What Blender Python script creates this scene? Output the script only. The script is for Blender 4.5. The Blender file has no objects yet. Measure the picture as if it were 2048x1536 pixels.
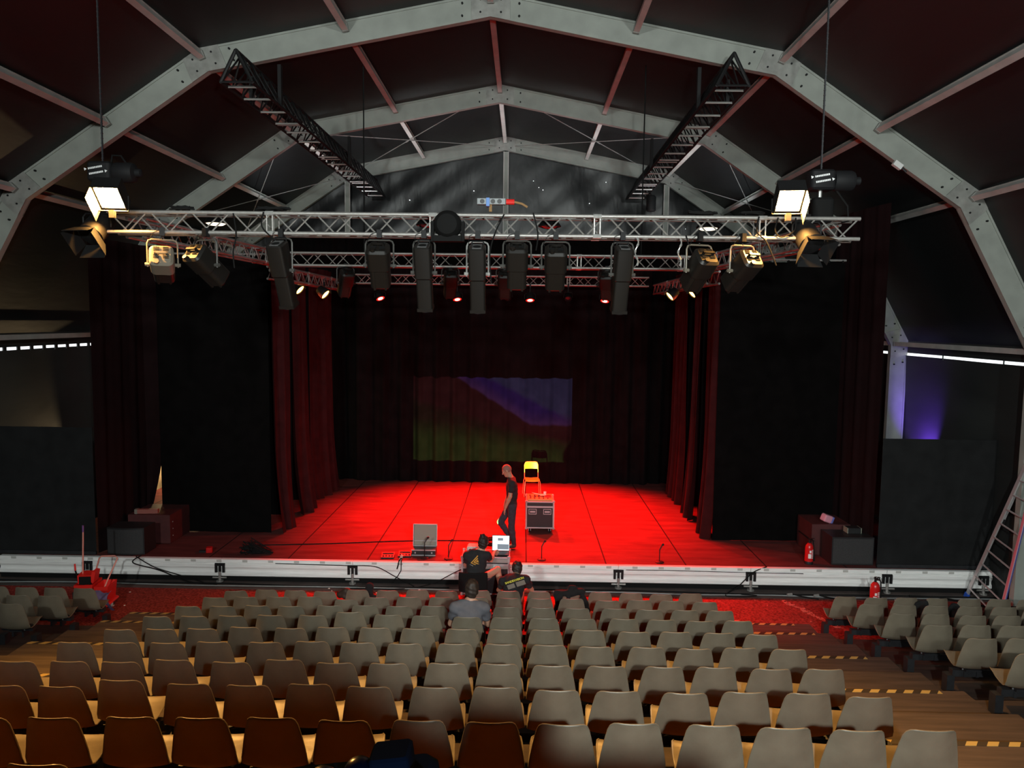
import bpy, math, random
import numpy as np
from mathutils import Vector, Matrix, Euler
random.seed(7)
SC = bpy.context.scene
COL = SC.collection
PI = math.pi

# ------------------------------------------------------------------ materials
MATS = {}
def mat(name, col, rough=.6, metal=0., var=0., scale=8., bump=0., bscale=None, emit=None, estr=0., spec=.5, stretch=None):
    if name in MATS: return MATS[name]
    m = bpy.data.materials.new(name); m.use_nodes = True
    nt = m.node_tree; b = nt.nodes['Principled BSDF']
    c = (col[0], col[1], col[2], 1)
    b.inputs['Base Color'].default_value = c
    b.inputs['Roughness'].default_value = rough
    b.inputs['Metallic'].default_value = metal
    b.inputs['Specular IOR Level'].default_value = spec
    if var or bump:
        tc = nt.nodes.new('ShaderNodeTexCoord'); mp = nt.nodes.new('ShaderNodeMapping')
        nt.links.new(tc.outputs['Object'], mp.inputs['Vector'])
        if stretch: mp.inputs['Scale'].default_value = stretch
    if var:
        n = nt.nodes.new('ShaderNodeTexNoise'); n.inputs['Scale'].default_value = scale; n.inputs['Detail'].default_value = 5
        nt.links.new(mp.outputs['Vector'], n.inputs['Vector'])
        r = nt.nodes.new('ShaderNodeValToRGB'); r.color_ramp.elements[0].position = .3; r.color_ramp.elements[1].position = .7
        r.color_ramp.elements[0].color = tuple(x * (1 - var) for x in col) + (1,)
        r.color_ramp.elements[1].color = tuple(min(1, x * (1 + var)) for x in col) + (1,)
        nt.links.new(n.outputs['Fac'], r.inputs['Fac']); nt.links.new(r.outputs['Color'], b.inputs['Base Color'])
    if bump:
        n2 = nt.nodes.new('ShaderNodeTexNoise'); n2.inputs['Scale'].default_value = bscale or scale; n2.inputs['Detail'].default_value = 4
        nt.links.new(mp.outputs['Vector'], n2.inputs['Vector'])
        bp = nt.nodes.new('ShaderNodeBump'); bp.inputs['Strength'].default_value = bump; bp.inputs['Distance'].default_value = .05
        nt.links.new(n2.outputs['Fac'], bp.inputs['Height']); nt.links.new(bp.outputs['Normal'], b.inputs['Normal'])
    if emit:
        b.inputs['Emission Color'].default_value = tuple(emit) + (1,); b.inputs['Emission Strength'].default_value = estr
    MATS[name] = m
    return m

ALU   = mat('arch aluminium', (.27, .285, .255), .55, .0, .12, 3, stretch=(1, 1, 1))
PURL  = mat('purlin aluminium', (.42, .40, .38), .45, .1, .12, 4)
CHROME= mat('truss aluminium', (.36, .345, .325), .42, .5, .1, 30)
PURLW = mat('lit purlin aluminium', (.66, .70, .66), .45, .05, .08, 4)  # rear bay purlins: their brighter lighting is put into the colour
YOKE = mat('grey yoke enamel', (.07, .068, .062), .5, .2)
STEEL = mat('galvanised steel', (.55, .55, .53), .4, .6, .15, 20)
BLKM  = mat('black painted metal', (.009, .009, .0095), .6, spec=.25)
BLKP  = mat('black plastic', (.013, .013, .014), .5)
RUB   = mat('black rubber', (.008, .008, .008), .85, spec=.15)
VINYL = mat('black tent vinyl', (.0085, .009, .0095), .50, 0, .25, 1.2, .25, 2.5, spec=.35, stretch=(1, .35, 1))
VINYLW = mat('dark grey wall vinyl', (.032, .033, .032), .5, 0, .25, 1.2, .2, 2.5, spec=.3, stretch=(1, .35, 1))
GABLE = mat('black gable tarpaulin', (.008, .0085, .0095), .38, 0, .2, 1.5, .7, 1.3, stretch=(1.2, 1, .45))
VELV  = mat('black velvet', (.0042, .0037, .0037), .95, 0, .2, 4, spec=.03)
VELVR = mat('red lit black velvet', (.036, .006, .0065), .95, 0, .2, 4, spec=.1)  # red stage light on the curtain returns painted into the velvet
DRAPE = mat('charcoal molton', (.015, .0155, .016), .95, 0, .2, 3, spec=.1)
SEATM = mat('beige seat plastic', (.205, .178, .130), .42, 0, .14, 6, .04, 40)
def translucent(m, col, f):
    nt = m.node_tree; b = nt.nodes['Principled BSDF']; o = nt.nodes['Material Output']; t = nt.nodes.new('ShaderNodeBsdfTranslucent'); t.inputs['Color'].default_value = col + (1,)
    x = nt.nodes.new('ShaderNodeMixShader'); x.inputs[0].default_value = f; nt.links.new(b.outputs[0], x.inputs[1]); nt.links.new(t.outputs[0], x.inputs[2]); nt.links.new(x.outputs[0], o.inputs['Surface'])
translucent(SEATM, (.58, .29, .06), .20)
WOOD  = mat('worn brown plywood', (.105, .074, .046), .7, 0, .35, 5, .1, 30, stretch=(.25, 3, 1))
WOODR = mat('shaded worn plywood', (.058, .040, .031), .75, 0, .35, 5, .1, 30, stretch=(.25, 3, 1))  # right aisle: shade painted as a darker copy of the step wood
WOODD = mat('dark plywood', (.045, .030, .022), .75, 0, .4, 5, stretch=(.25, 3, 1))  # darker than the left aisle steps
DGREY = mat('dark grey steel', (.022, .023, .026), .5, .2, .2, 12)
WHITEP= mat('white plastic', (.72, .72, .70), .4)
REDP  = mat('red plastic', (.70, .02, .015), .4)
REDPT = mat('red enamel', (.55, .012, .012), .3)
SKIN  = mat('skin', (.50, .28, .19), .5)
SKINT = mat('tanned skin', (.42, .22, .14), .5)
HAIRM = mat('dark hair', (.014, .010, .008), .6)
def laminate():
    m = mat('carpet red', (.26, .045, .035), .95, 0, .55, 26, .5, 160, spec=.05)
    return m
CARPET = laminate()

def seam_floor():
    m = bpy.data.materials.new('dance floor vinyl'); m.use_nodes = True
    nt = m.node_tree; b = nt.nodes['Principled BSDF']; b.inputs['Roughness'].default_value = .7; b.inputs['Specular IOR Level'].default_value = .06
    tc = nt.nodes.new('ShaderNodeTexCoord'); sx = nt.nodes.new('ShaderNodeSeparateXYZ'); nt.links.new(tc.outputs['Object'], sx.inputs[0])
    a = nt.nodes.new('ShaderNodeMath'); a.operation = 'ADD'; a.inputs[1].default_value = -2.35 + 1.6 * 20 + .8
    d = nt.nodes.new('ShaderNodeMath'); d.operation = 'MODULO'; d.inputs[1].default_value = 1.6
    s = nt.nodes.new('ShaderNodeMath'); s.operation = 'SUBTRACT'; s.inputs[1].default_value = .8
    ab = nt.nodes.new('ShaderNodeMath'); ab.operation = 'ABSOLUTE'
    lt = nt.nodes.new('ShaderNodeMath'); lt.operation = 'LESS_THAN'; lt.inputs[1].default_value = .014
    nt.links.new(sx.outputs['X'], a.inputs[0]); nt.links.new(a.outputs[0], d.inputs[0]); nt.links.new(d.outputs[0], s.inputs[0])
    nt.links.new(s.outputs[0], ab.inputs[0]); nt.links.new(ab.outputs[0], lt.inputs[0])
    n = nt.nodes.new('ShaderNodeTexNoise'); n.inputs['Scale'].default_value = 2.2; n.inputs['Detail'].default_value = 8
    mp = nt.nodes.new('ShaderNodeMapping'); mp.inputs['Scale'].default_value = (.6, 2.2, 1)
    nt.links.new(tc.outputs['Object'], mp.inputs[0]); nt.links.new(mp.outputs[0], n.inputs['Vector'])
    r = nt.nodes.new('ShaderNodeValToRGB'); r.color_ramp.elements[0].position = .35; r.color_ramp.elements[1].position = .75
    r.color_ramp.elements[0].color = (.095, .028, .026, 1); r.color_ramp.elements[1].color = (.16, .046, .043, 1)  # red of the stage light is mixed into the vinyl colour
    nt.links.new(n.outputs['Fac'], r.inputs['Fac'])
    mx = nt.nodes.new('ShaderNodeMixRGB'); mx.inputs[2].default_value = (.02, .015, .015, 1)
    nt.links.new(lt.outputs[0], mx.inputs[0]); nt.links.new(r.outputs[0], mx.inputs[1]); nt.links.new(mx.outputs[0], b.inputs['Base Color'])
    return m
DANCE = seam_floor()

def tape_mat():
    m = bpy.data.materials.new('hazard tape'); m.use_nodes = True
    nt = m.node_tree; b = nt.nodes['Principled BSDF']; b.inputs['Roughness'].default_value = .6
    tc = nt.nodes.new('ShaderNodeTexCoord'); sx = nt.nodes.new('ShaderNodeSeparateXYZ'); nt.links.new(tc.outputs['Object'], sx.inputs[0])
    k = nt.nodes.new('ShaderNodeMath'); k.operation = 'MULTIPLY_ADD'; k.inputs[1].default_value = -.8
    nt.links.new(sx.outputs['Y'], k.inputs[0]); nt.links.new(sx.outputs['X'], k.inputs[2])
    a = nt.nodes.new('ShaderNodeMath'); a.operation = 'MULTIPLY'; a.inputs[1].default_value = 5.2
    f = nt.nodes.new('ShaderNodeMath'); f.operation = 'FRACT'; g = nt.nodes.new('ShaderNodeMath'); g.operation = 'GREATER_THAN'; g.inputs[1].default_value = .48
    nt.links.new(k.outputs[0], a.inputs[0]); nt.links.new(a.outputs[0], f.inputs[0]); nt.links.new(f.outputs[0], g.inputs[0])
    mx = nt.nodes.new('ShaderNodeMixRGB'); mx.inputs[1].default_value = (.03, .022, .015, 1); mx.inputs[2].default_value = (.42, .31, .10, 1)
    nt.links.new(g.outputs[0], mx.inputs[0]); nt.links.new(mx.outputs[0], b.inputs['Base Color'])
    return m
TAPE = tape_mat()

# ------------------------------------------------------------------ mesh builder
class MB:
    def __init__(s, M=None): s.v = []; s.f = []; s.M = M
    def add(s, vs, fs):
        o = len(s.v)
        if s.M is not None: vs = [s.M @ Vector(p) for p in vs]
        s.v += [tuple(p) for p in vs]; s.f += [tuple(i + o for i in f) for f in fs]; return s
    def box(s, c, d, R=None):
        x, y, z = d[0] / 2, d[1] / 2, d[2] / 2
        vs = [Vector((a * x, b * y, e * z)) for a in (-1, 1) for b in (-1, 1) for e in (-1, 1)]
        if R is not None: vs = [R @ p for p in vs]
        vs = [p + Vector(c) for p in vs]
        return s.add(vs, [(0, 1, 3, 2), (4, 6, 7, 5), (0, 4, 5, 1), (2, 3, 7, 6), (0, 2, 6, 4), (1, 5, 7, 3)])
    def bb(s, x0, x1, y0, y1, z0, z1): return s.box(((x0 + x1) / 2, (y0 + y1) / 2, (z0 + z1) / 2), (abs(x1 - x0), abs(y1 - y0), abs(z1 - z0)))
    def rbox(s, c, d, r=.02, R=None, n=3):
        # box with rounded vertical (local z) edges and small top/bottom chamfer
        x, y, z = d[0] / 2, d[1] / 2, d[2] / 2; r = min(r, x * .98, y * .98); ch = min(r * .5, z * .9)
        def ring(k, zz):
            out = []
            for qx, qy, a0 in ((1, 1, 0), (-1, 1, PI / 2), (-1, -1, PI), (1, -1, 3 * PI / 2)):
                for i in range(n + 1):
                    a = a0 + PI / 2 * i / n
                    out.append(Vector((qx * (x - r) + (r - k) * math.cos(a), qy * (y - r) + (r - k) * math.sin(a), zz)))
            return out
        rings = [ring(ch, -z), ring(0, -z + ch), ring(0, z - ch), ring(ch, z)]; m = len(rings[0])
        vs = sum(rings, []); fs = []
        for k in range(3):
            for i in range(m): j = (i + 1) % m; fs.append((k * m + i, k * m + j, (k + 1) * m + j, (k + 1) * m + i))
        fs.append(tuple(range(m - 1, -1, -1))); fs.append(tuple(range(3 * m, 4 * m)))
        if R is not None: vs = [R @ p for p in vs]
        return s.add([p + Vector(c) for p in vs], fs)
    def tube(s, p, q, r, n=8, r2=None, caps=True):
        p = Vector(p); q = Vector(q); d = q - p
        if d.length < 1e-6: return s
        r2 = r if r2 is None else r2
        z = d.normalized(); a = Vector((0, 0, 1)) if abs(z.z) < .9 else Vector((1, 0, 0))
        x = z.cross(a).normalized(); y = z.cross(x)
        A = [p + (x * math.cos(2 * PI * i / n) + y * math.sin(2 * PI * i / n)) * r for i in range(n)]
        B = [q + (x * math.cos(2 * PI * i / n) + y * math.sin(2 * PI * i / n)) * r2 for i in range(n)]
        fs = [(i, (i + 1) % n, n + (i + 1) % n, n + i) for i in range(n)]
        if caps: fs += [tuple(range(n - 1, -1, -1)), tuple(range(n, 2 * n))]
        return s.add(A + B, fs)
    def path(s, pts, r, n=6, closed=False):
        P = [Vector(p) for p in pts]; N = len(P); rings = []
        t0 = (P[1] - P[0]).normalized(); a = Vector((0, 0, 1)) if abs(t0.z) < .9 else Vector((1, 0, 0))
        x = t0.cross(a).normalized()
        for i in range(N):
            if closed: t = (P[(i + 1) % N] - P[i - 1]).normalized()
            else: t = (P[min(i + 1, N - 1)] - P[max(i - 1, 0)]).normalized()
            x = (x - t * x.dot(t)); x = x.normalized() if x.length > 1e-6 else t.orthogonal().normalized()
            y = t.cross(x)
            rings += [P[i] + (x * math.cos(2 * PI * k / n) + y * math.sin(2 * PI * k / n)) * r for k in range(n)]
        fs = []
        for i in range(N if closed else N - 1):
            j = (i + 1) % N
            for k in range(n): fs.append((i * n + k, i * n + (k + 1) % n, j * n + (k + 1) % n, j * n + k))
        if not closed: fs += [tuple(range(n - 1, -1, -1)), tuple(range((N - 1) * n, N * n))]
        return s.add(rings, fs)
    def lathe(s, prof, n=16, M=None, caps=True):
        vs = []; fs = []
        for r, z in prof: vs += [Vector((r * math.cos(2 * PI * i / n), r * math.sin(2 * PI * i / n), z)) for i in range(n)]
        for k in range(len(prof) - 1):
            for i in range(n): j = (i + 1) % n; fs.append((k * n + i, k * n + j, (k + 1) * n + j, (k + 1) * n + i))
        if caps: fs += [tuple(range(n - 1, -1, -1)), tuple(range((len(prof) - 1) * n, len(prof) * n))]
        if M is not None: vs = [M @ p for p in vs]
        return s.add(vs, fs)
    def prism(s, poly, f0, f1):
        # poly: list of 2d; f0,f1 map (a,b)->3d for both ends
        n = len(poly); vs = [f0(*p) for p in poly] + [f1(*p) for p in poly]
        return s.add(vs, [tuple(range(n - 1, -1, -1)), tuple(range(n, 2 * n))] + [(i, (i + 1) % n, n + (i + 1) % n, n + i) for i in range(n)])
    def grid(s, G, double=0):
        h = len(G); w = len(G[0]); vs = [p for r in G for p in r]
        return s.add(vs, [(i * w + j, i * w + j + 1, (i + 1) * w + j + 1, (i + 1) * w + j) for i in range(h - 1) for j in range(w - 1)])
    def quad(s, a, b, c, d): return s.add([a, b, c, d], [(0, 1, 2, 3)])
    def build(s, name, m, parent=None, smooth=False, bevel=0):
        me = bpy.data.meshes.new(name); me.from_pydata([tuple(p) for p in s.v], [], s.f); me.update()
        me.materials.append(m)
        if smooth:
            me.polygons.foreach_set('use_smooth', [True] * len(me.polygons))
            try: me.set_sharp_from_angle(angle=math.radians(40))
            except Exception: pass
        o = bpy.data.objects.new(name, me); COL.objects.link(o)
        if parent is not None: o.parent = parent
        if bevel:
            bv = o.modifiers.new('bevel', 'BEVEL'); bv.width = bevel; bv.segments = 2; bv.limit_method = 'ANGLE'
        return o

def tag(o, label, cat, group=None, kind=None):
    o['label'] = label; o['category'] = cat
    if group: o['group'] = group
    if kind: o['kind'] = kind
    return o
def thing(name, label, cat, loc=(0, 0, 0), rz=0., group=None, rot=None):
    o = bpy.data.objects.new(name, None); COL.objects.link(o); o.empty_display_size = .1
    o.location = loc; o.rotation_euler = rot if rot is not None else (0, 0, rz)
    return tag(o, label, cat, group)
def struct(o): o['kind'] = 'structure'; return o
def kids(o, _c={}): return [c for c in bpy.data.objects if c.parent == o]
def dup(root, ch, loc, rot, label, group=None):
    # ch: list of (part, [sub-parts])
    r = root.copy(); COL.objects.link(r); r.location = loc; r.rotation_euler = rot; r['label'] = label
    if group: r['group'] = group
    for p, subs in ch:
        c = p.copy(); COL.objects.link(c); c.parent = r
        for q in subs: d = q.copy(); COL.objects.link(d); d.parent = c
    return r
def tree(root): return [(c, kids(c)) for c in kids(root)]
ORD = ['zeroth', 'first', 'second', 'third', 'fourth', 'fifth', 'sixth', 'seventh', 'eighth', 'ninth', 'tenth', 'eleventh', 'twelfth', 'thirteenth', 'fourteenth', 'fifteenth', 'sixteenth', 'seventeenth']
RX = -.634
def look(d, up=(0, 0, 1)):
    # rotation matrix whose +Y axis is d
    y = Vector(d).normalized(); x = y.cross(Vector(up)).normalized(); z = x.cross(y)
    return Matrix((x, y, z)).transposed()
# ================================================================== TENT
APEX, K1, K2, EV = (0, 10.505), (4.911, 9.561), (8.215, 7.346), (9.62, 4.813)
INNER = [(-EV[0], 0), (-EV[0], EV[1]), (-K2[0], K2[1]), (-K1[0], K1[1]), APEX, K1, K2, EV, (EV[0], 0)]
def offset_poly(P, d):
    out = []
    for i in range(len(P)):
        def nrm(a, b):
            t = Vector((b[0] - a[0], b[1] - a[1])).normalized(); return Vector((-t.y, t.x))
        if i == 0: n = nrm(P[0], P[1]); k = 1
        elif i == len(P) - 1: n = nrm(P[-2], P[-1]); k = 1
        else:
            n1, n2 = nrm(P[i - 1], P[i]), nrm(P[i], P[i + 1]); n = (n1 + n2).normalized(); k = 1 / max(.4, n.dot(n1))
        out.append((P[i][0] + n.x * d * k, P[i][1] + n.y * d * k))
    return out
OUT = offset_poly(INNER, .41)
AY = [13.23, 18.23, 23.23]

def beam_seg(mb, a0, b0, a1, b1, Y, w=.13, fl=.035):
    # web + flanges; a*: inner pts, b*: outer pts (2d x,z)
    def P(p, y): return (RX + p[0], y, p[1])
    def lerp(p, q, t): return (p[0] + (q[0] - p[0]) * t, p[1] + (q[1] - p[1]) * t)
    for t0, t1, ww in ((0, .09, w), (.09, .91, w * .72), (.91, 1, w)):
        q = [lerp(a0, b0, t0), lerp(a1, b1, t0), lerp(a1, b1, t1), lerp(a0, b0, t1)]
        mb.add([P(p, Y - ww / 2) for p in q] + [P(p, Y + ww / 2) for p in q],
               [(0, 1, 2, 3), (7, 6, 5, 4), (0, 4, 5, 1), (1, 5, 6, 2), (2, 6, 7, 3), (3, 7, 4, 0)])
def gusset(mb, bolts, i, Y, L=.34):
    a, b = INNER[i], OUT[i]
    def toward(p, q, d):
        v = Vector((q[0] - p[0], q[1] - p[1])); v = v.normalized() * d; return (p[0] + v.x, p[1] + v.y)
    a0, b0, a1, b1 = toward(a, INNER[i - 1], L), toward(b, OUT[i - 1], L), toward(a, INNER[i + 1], L), toward(b, OUT[i + 1], L)
    for s in (-1, 1):
        y0, y1 = Y + s * .048, Y + s * .072
        for q in ((a0, a, b, b0), (a, a1, b1, b)):
            mb.add([(RX + p[0], y0, p[1]) for p in q] + [(RX + p[0], y1, p[1]) for p in q],
                   [(0, 1, 2, 3), (7, 6, 5, 4), (0, 4, 5, 1), (1, 5, 6, 2), (2, 6, 7, 3), (3, 7, 4, 0)])
    for p0, p1, far0, far1 in ((a, b, INNER[i - 1], OUT[i - 1]), (a, b, INNER[i + 1], OUT[i + 1])):
        for L2 in (.18, .5):
            for t in (.25, .75):
                u, v = toward(p0, far0, L2), toward(p1, far1, L2)
                c = (RX + u[0] + (v[0] - u[0]) * t, Y, u[1] + (v[1] - u[1]) * t)
                bolts.tube((c[0], Y - .085, c[2]), (c[0], Y + .085, c[2]), .018, 6)
SEGN = {1: 'post', 2: 'leg', 3: 'haunch', 4: 'rafter', 5: 'rafter', 6: 'haunch', 7: 'leg', 8: 'post'}
ALUD = mat('dull joint plate', (.27, .27, .25), .5, .2, .2, 6)
for ai, Y in enumerate(AY):
    t = thing('tent_arch', ['nearest pale aluminium arch spanning the tent roof above the front truss', 'middle pale aluminium arch spanning the tent above the stage front',
                            'rearmost pale aluminium arch framing the dark gable wall'][ai], 'roof arch', (RX, Y, 0), 0, 'aluminium arches of the tent')
    T = Matrix.Translation((-RX, -Y, 0))
    for i in range(1, 9):
        mb = MB(T); beam_seg(mb, INNER[i - 1], OUT[i - 1], INNER[i], OUT[i], Y); mb.build(SEGN[i], ALU, t)
    for i in range(1, 8):
        g = MB(T); b = MB(T); gusset(g, b, i, Y); gp = g.build('joint_plate', ALUD, t); b.build('bolt_heads', BLKM, gp)

# purlins: offset .26 from the inner line
MID = offset_poly(INNER, .27)
def lerp2(p, q, t): return (p[0] + (q[0] - p[0]) * t, p[1] + (q[1] - p[1]) * t)
PUR = [('ridge', MID[4], 0), ('inner left', lerp2(MID[4], MID[3], .5), -.19), ('inner right', lerp2(MID[4], MID[5], .5), .19),
       ('left upper knee', MID[3], -.38), ('right upper knee', MID[5], .38), ('left middle', lerp2(MID[3], MID[2], .5), -.58), ('right middle', lerp2(MID[5], MID[6], .5), .58),
       ('left lower knee', MID[2], -.78), ('right lower knee', MID[6], .78), ('left eave', lerp2(MID[1], INNER[1], .6), -1.57), ('right eave', lerp2(MID[7], INNER[7], .6), 1.57)]
BAY = [('nearest bay', 7.6, 13.16), ('second bay', 13.30, 18.16), ('rear bay', 18.30, 23.16)]
for bn, y0, y1 in BAY:
    for pn, (px, pz), ang in PUR:
        R = Matrix.Rotation(ang, 3, 'Y'); mb = MB()
        L = y1 - y0
        mb.box((0, L / 2, 0), (.075, L, .12), R)
        for s in (-1, 1): mb.box(R @ Vector((0, 0, s * .06)) + Vector((0, L / 2, 0)), (.1, L, .014), R)
        t = thing('roof_purlin', f'slim aluminium roof purlin along the {pn} line in the {bn}', 'purlin', (RX + px, y0, pz), 0, 'roof purlins between the arches')
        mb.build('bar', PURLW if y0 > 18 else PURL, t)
        for yy in (.04, L - .04): e = MB(); e.box((0, yy, 0), (.11, .06, .15), R); e.build('end_bracket', ALUD, t)

# fabric shell
def strip(mb, i, y0, y1, ny, sag=.06):
    a, b = OUT[i], OUT[i + 1]; G = []
    nx = 10
    for j in range(ny + 1):
        y = y0 + (y1 - y0) * j / ny; row = []
        for k in range(nx + 1):
            t = k / nx; p = lerp2(a, b, t); row.append((RX + p[0], y, p[1]))
        G.append(row)
    mb.grid(G)
roof = MB()
for i in range(1, 7): strip(roof, i, -7., 23.5, 60)
struct(roof.build('ceiling', VINYL, None, True))
ZG = EV[1] - .22      # bottom of the daylight gap under the eave purlin
for side, i, nm in ((-1, 0, 'wall_left'), (1, 7, 'wall_right')):
    mb = MB(); x = RX + side * (EV[0] + .41)
    G = [[(x + side * .04 * math.sin(y * 1.7 + z), y, z) for y in np.linspace(-7, 23.5, 90)] for z in np.linspace(-.02, ZG - .03, 14)]
    mb.grid(G)
    # eave flap above the gap
    mb.grid([[(x, y, z) for y in (-7, 23.5)] for z in (ZG + .03, OUT[1][1] + .02)])
    # lacing tabs across the gap
    y = -6.9
    while y < 23.4:
        w = .10 if side < 0 else .02
        if side < 0 or random.random() < .15: mb.bb(x - .012, x + .012, y, y + w, ZG - .07, ZG + .04)
        y += .42
    struct(mb.build(nm, VINYLW, None, True))
prof_in = [(RX + p[0], p[1]) for p in OUT]
# gable wall with a lit seam right of the centre post and pin holes
mb = MB()
def gable_z(x):
    X = abs(x - RX); P = [OUT[4], OUT[5], OUT[6], OUT[7]]
    for a, b in zip(P[:-1], P[1:]):
        if X <= b[0]: return a[1] + (b[1] - a[1]) * (X - a[0]) / (b[0] - a[0])
    return P[-1][1]
YG = 23.42
def gable_panel(x0, x1, seed):
    G = []; xs = np.linspace(x0, x1, 46)
    for k in range(50):
        row = []
        for x in xs:
            z = (gable_z(x) + .02) * k / 49
            u = (x - x0) / (x1 - x0)
            w = .05 * math.sin(3.1 * x + 1.9 * z + seed) * math.sin(1.3 * z - .8 * x) * math.sin(PI * u) + .03 * math.sin(7 * (z - .7 * x) + seed) * math.sin(PI * u)
            row.append((x, YG - w, z))
        G.append(row)
    mb.grid(G)
gable_panel(-10.66, -.56, 0); gable_panel(-.535, 9.394, 2.)
struct(mb.build('wall_back', GABLE, None, True))
mb = MB()
mb.grid([[(x, -7, (gable_z(x) + .02) * k) for x in np.linspace(-10.66, 9.394, 41)] for k in (0, 1)])
struct(mb.build('wall_front', VINYL))
# gable posts
for px, lab in ((-.60, 'tall centre post of the gable wall under the ridge'), (-5.51, 'left gable post under the upper left knee of the rear arch'), (4.35, 'right gable post under the upper right knee of the rear arch')):
    t = thing('gable_post', lab, 'post', (px, 23.25, 0), 0, 'posts of the gable wall')
    h = gable_z(px) - .45; m1 = MB(); m1.bb(-.06, .06, -.07, .07, 0, h); m1.build('shaft', ALU, t)
    m2 = MB(); m2.bb(-.085, -.055, -.08, -.03, 0, h); m2.bb(.055, .085, -.08, -.03, 0, h); m2.build('keder_track', PURL, t)
# brace cables, rear bay
segs = [('left outer', 3, 2), ('left ridge', 4, 3), ('right ridge', 4, 5), ('right outer', 5, 6)]
for sn, i, j in segs:
    a, b = MID[i], MID[j]
    for nm, (pa, pb) in (('falling', (lerp2(a, b, .12), lerp2(a, b, .93))), ('rising', (lerp2(a, b, .93), lerp2(a, b, .06)))):
        P0, P1 = Vector((RX + pa[0], 18.33, pa[1] - .1)), Vector((RX + pb[0], 23.1, pb[1] - .1))
        t = thing('brace_cable', f'thin pale roof brace cable crossing the {sn} panel of the rear bay, {nm} strand', 'cable', P0, 0, 'wind brace cables in the rear bay')
        m1 = MB(); m1.tube((0, 0, 0), P1 - P0, .011, 6); m1.build('cable', STEEL, t)
        m2 = MB(); d = (P1 - P0) * .5; m2.tube(d * .98, d * 1.02, .02, 6); m2.build('turnbuckle', STEEL, t)
# pin holes in the gable: bright daylight specks
HOLE = mat('daylight through pinhole', (1, 1, 1), .5, emit=(.9, .96, 1), estr=4)
mb = MB(); rnd = random.Random(3)
for x, z in [(.25, 9.62), (.55, 9.35), (.42, 9.42), (2.0, 8.95), (1.6, 8.6), (3.4, 8.6), (5.0, 8.2), (-5.95, 8.55), (-4.4, 8.5), (-2.5, 8.3), (-3.6, 9.0), (2.5, 9.6), (-1.6, 9.3), (1.15, 8.5), (.9, 8.45)]:
    r = rnd.uniform(.006, .014); y = YG - .09
    mb.tube((x, y, z), (x, y + .012, z), r, 6)
o = mb.build('daylight_specks', HOLE); tag(o, 'tiny bright daylight specks through pinholes in the dark gable wall', 'light leak', None, 'stuff')
# ================================================================== FLOOR
mb = MB(); mb.grid([[(x, y, 0) for x in (-10.67, 9.40)] for y in (-7, 23.45)])
struct(mb.build('floor', mat('dark grey dusty flooring', (.075, .055, .05), .85, 0, .3, 3)))
mb = MB(); mb.grid([[(x, y, .012 + .004 * math.sin(x * 3) * math.sin(y * 5)) for x in np.linspace(-10.4, 9.2, 60)] for y in np.linspace(11.3, 13.88, 10)])
mb.bb(-10.4, 9.2, 13.87, 13.88, 0, .014)
tag(mb.build('carpet', CARPET), 'worn red carpet strip on the floor between stage and first seat row', 'carpet')
# pale worn scuff lines on the carpet
SC1 = mat('pale carpet scuffs', (.55, .16, .12), .95, 0, .5, 40)
mb = MB(); rnd = random.Random(11)
for k in range(46):
    t = k / 45; x = 5.05 + t * .62 + rnd.uniform(-.05, .05); y = 13.75 - t * 1.35; mb.box((x, y, .021), (rnd.uniform(.02, .10), rnd.uniform(.03, .07), .003))
for k in range(40):
    x = rnd.gauss(4.2, .25); y = rnd.gauss(12.55 - (x - 4.2) * .35, .06); mb.box((x, y, .021), (rnd.uniform(.03, .1), rnd.uniform(.02, .05), .003))
for k in range(30):
    mb.box((rnd.uniform(-9, 6), rnd.uniform(11.8, 13.8), .021), (rnd.uniform(.015, .03),) * 2 + (.004,))
tag(mb.build('carpet_scuffs', SC1), 'pale scuff trails and crumbs on the red carpet near the right aisle', 'scuff marks', None, 'stuff')
# ================================================================== BLEACHERS
def Yk(k): return 12.02 - (9 - k) * .8902
def Zt(k): return .036 + (9 - k) * .2183           # aisle step height beside row k
GX = [-4.81, -2.74, -.69, 1.36]
ROWN = {9: 'first', 8: 'second', 7: 'third', 6: 'fourth', 5: 'fifth', 4: 'sixth', 3: 'seventh', 2: 'eighth', 1: 'ninth', 0: 'tenth'}
for k in range(8, -3, -1):
    yf = Yk(k) + .5; yb = Yk(k) - .44; z = Zt(k) - .04
    t = thing('seating_tier', f'dark wooden seating tier carrying the {ORD[9-k+1]} row of seats from the stage', 'seating platform', (RX, yb, 0), 0, 'stepped seating tiers')
    mb = MB(); mb.bb(-9.8 - RX, 9.2 - RX, 0, yf - yb, z - .04, z); mb.build('deck', WOODD, t)
    mb = MB(); mb.bb(-9.8 - RX, 9.2 - RX, yf - yb - .03, yf - yb - .005, z - .2178 if k < 8 else .03, z - .04); mb.build('riser', WOODD, t)
for an, x0, x1 in (('left', -6.95, -5.1), ('right', 3.18, 5.12)):
    for k in range(9, -1, -1):
        if an == 'left' and k < 3: continue
        yf = Yk(k) + .624; yb = Yk(k) - .27 - .01; z = Zt(k)
        t = thing('aisle_step', f'brown wooden aisle step, {ORD[10-k]} up from the carpet, {an} aisle' + (', striped tape on its edge' if (9 - k) in (0, 1, 3, 5, 7, 9) else ''), 'step', ((x0 + x1) / 2, yf, 0), 0, f'steps of the {an} aisle')
        h = (x1 - x0) / 2; mb = MB(); e = random.uniform(-.03, .03)
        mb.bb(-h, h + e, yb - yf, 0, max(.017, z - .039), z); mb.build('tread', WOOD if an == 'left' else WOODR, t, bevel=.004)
        if (9 - k) in (0, 1, 3, 5, 7, 9):
            mb = MB(); mb.bb(-h + .02, h - .3, -.075, -.004, z, z + .003); mb.build('hazard_tape', TAPE, t)

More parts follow.
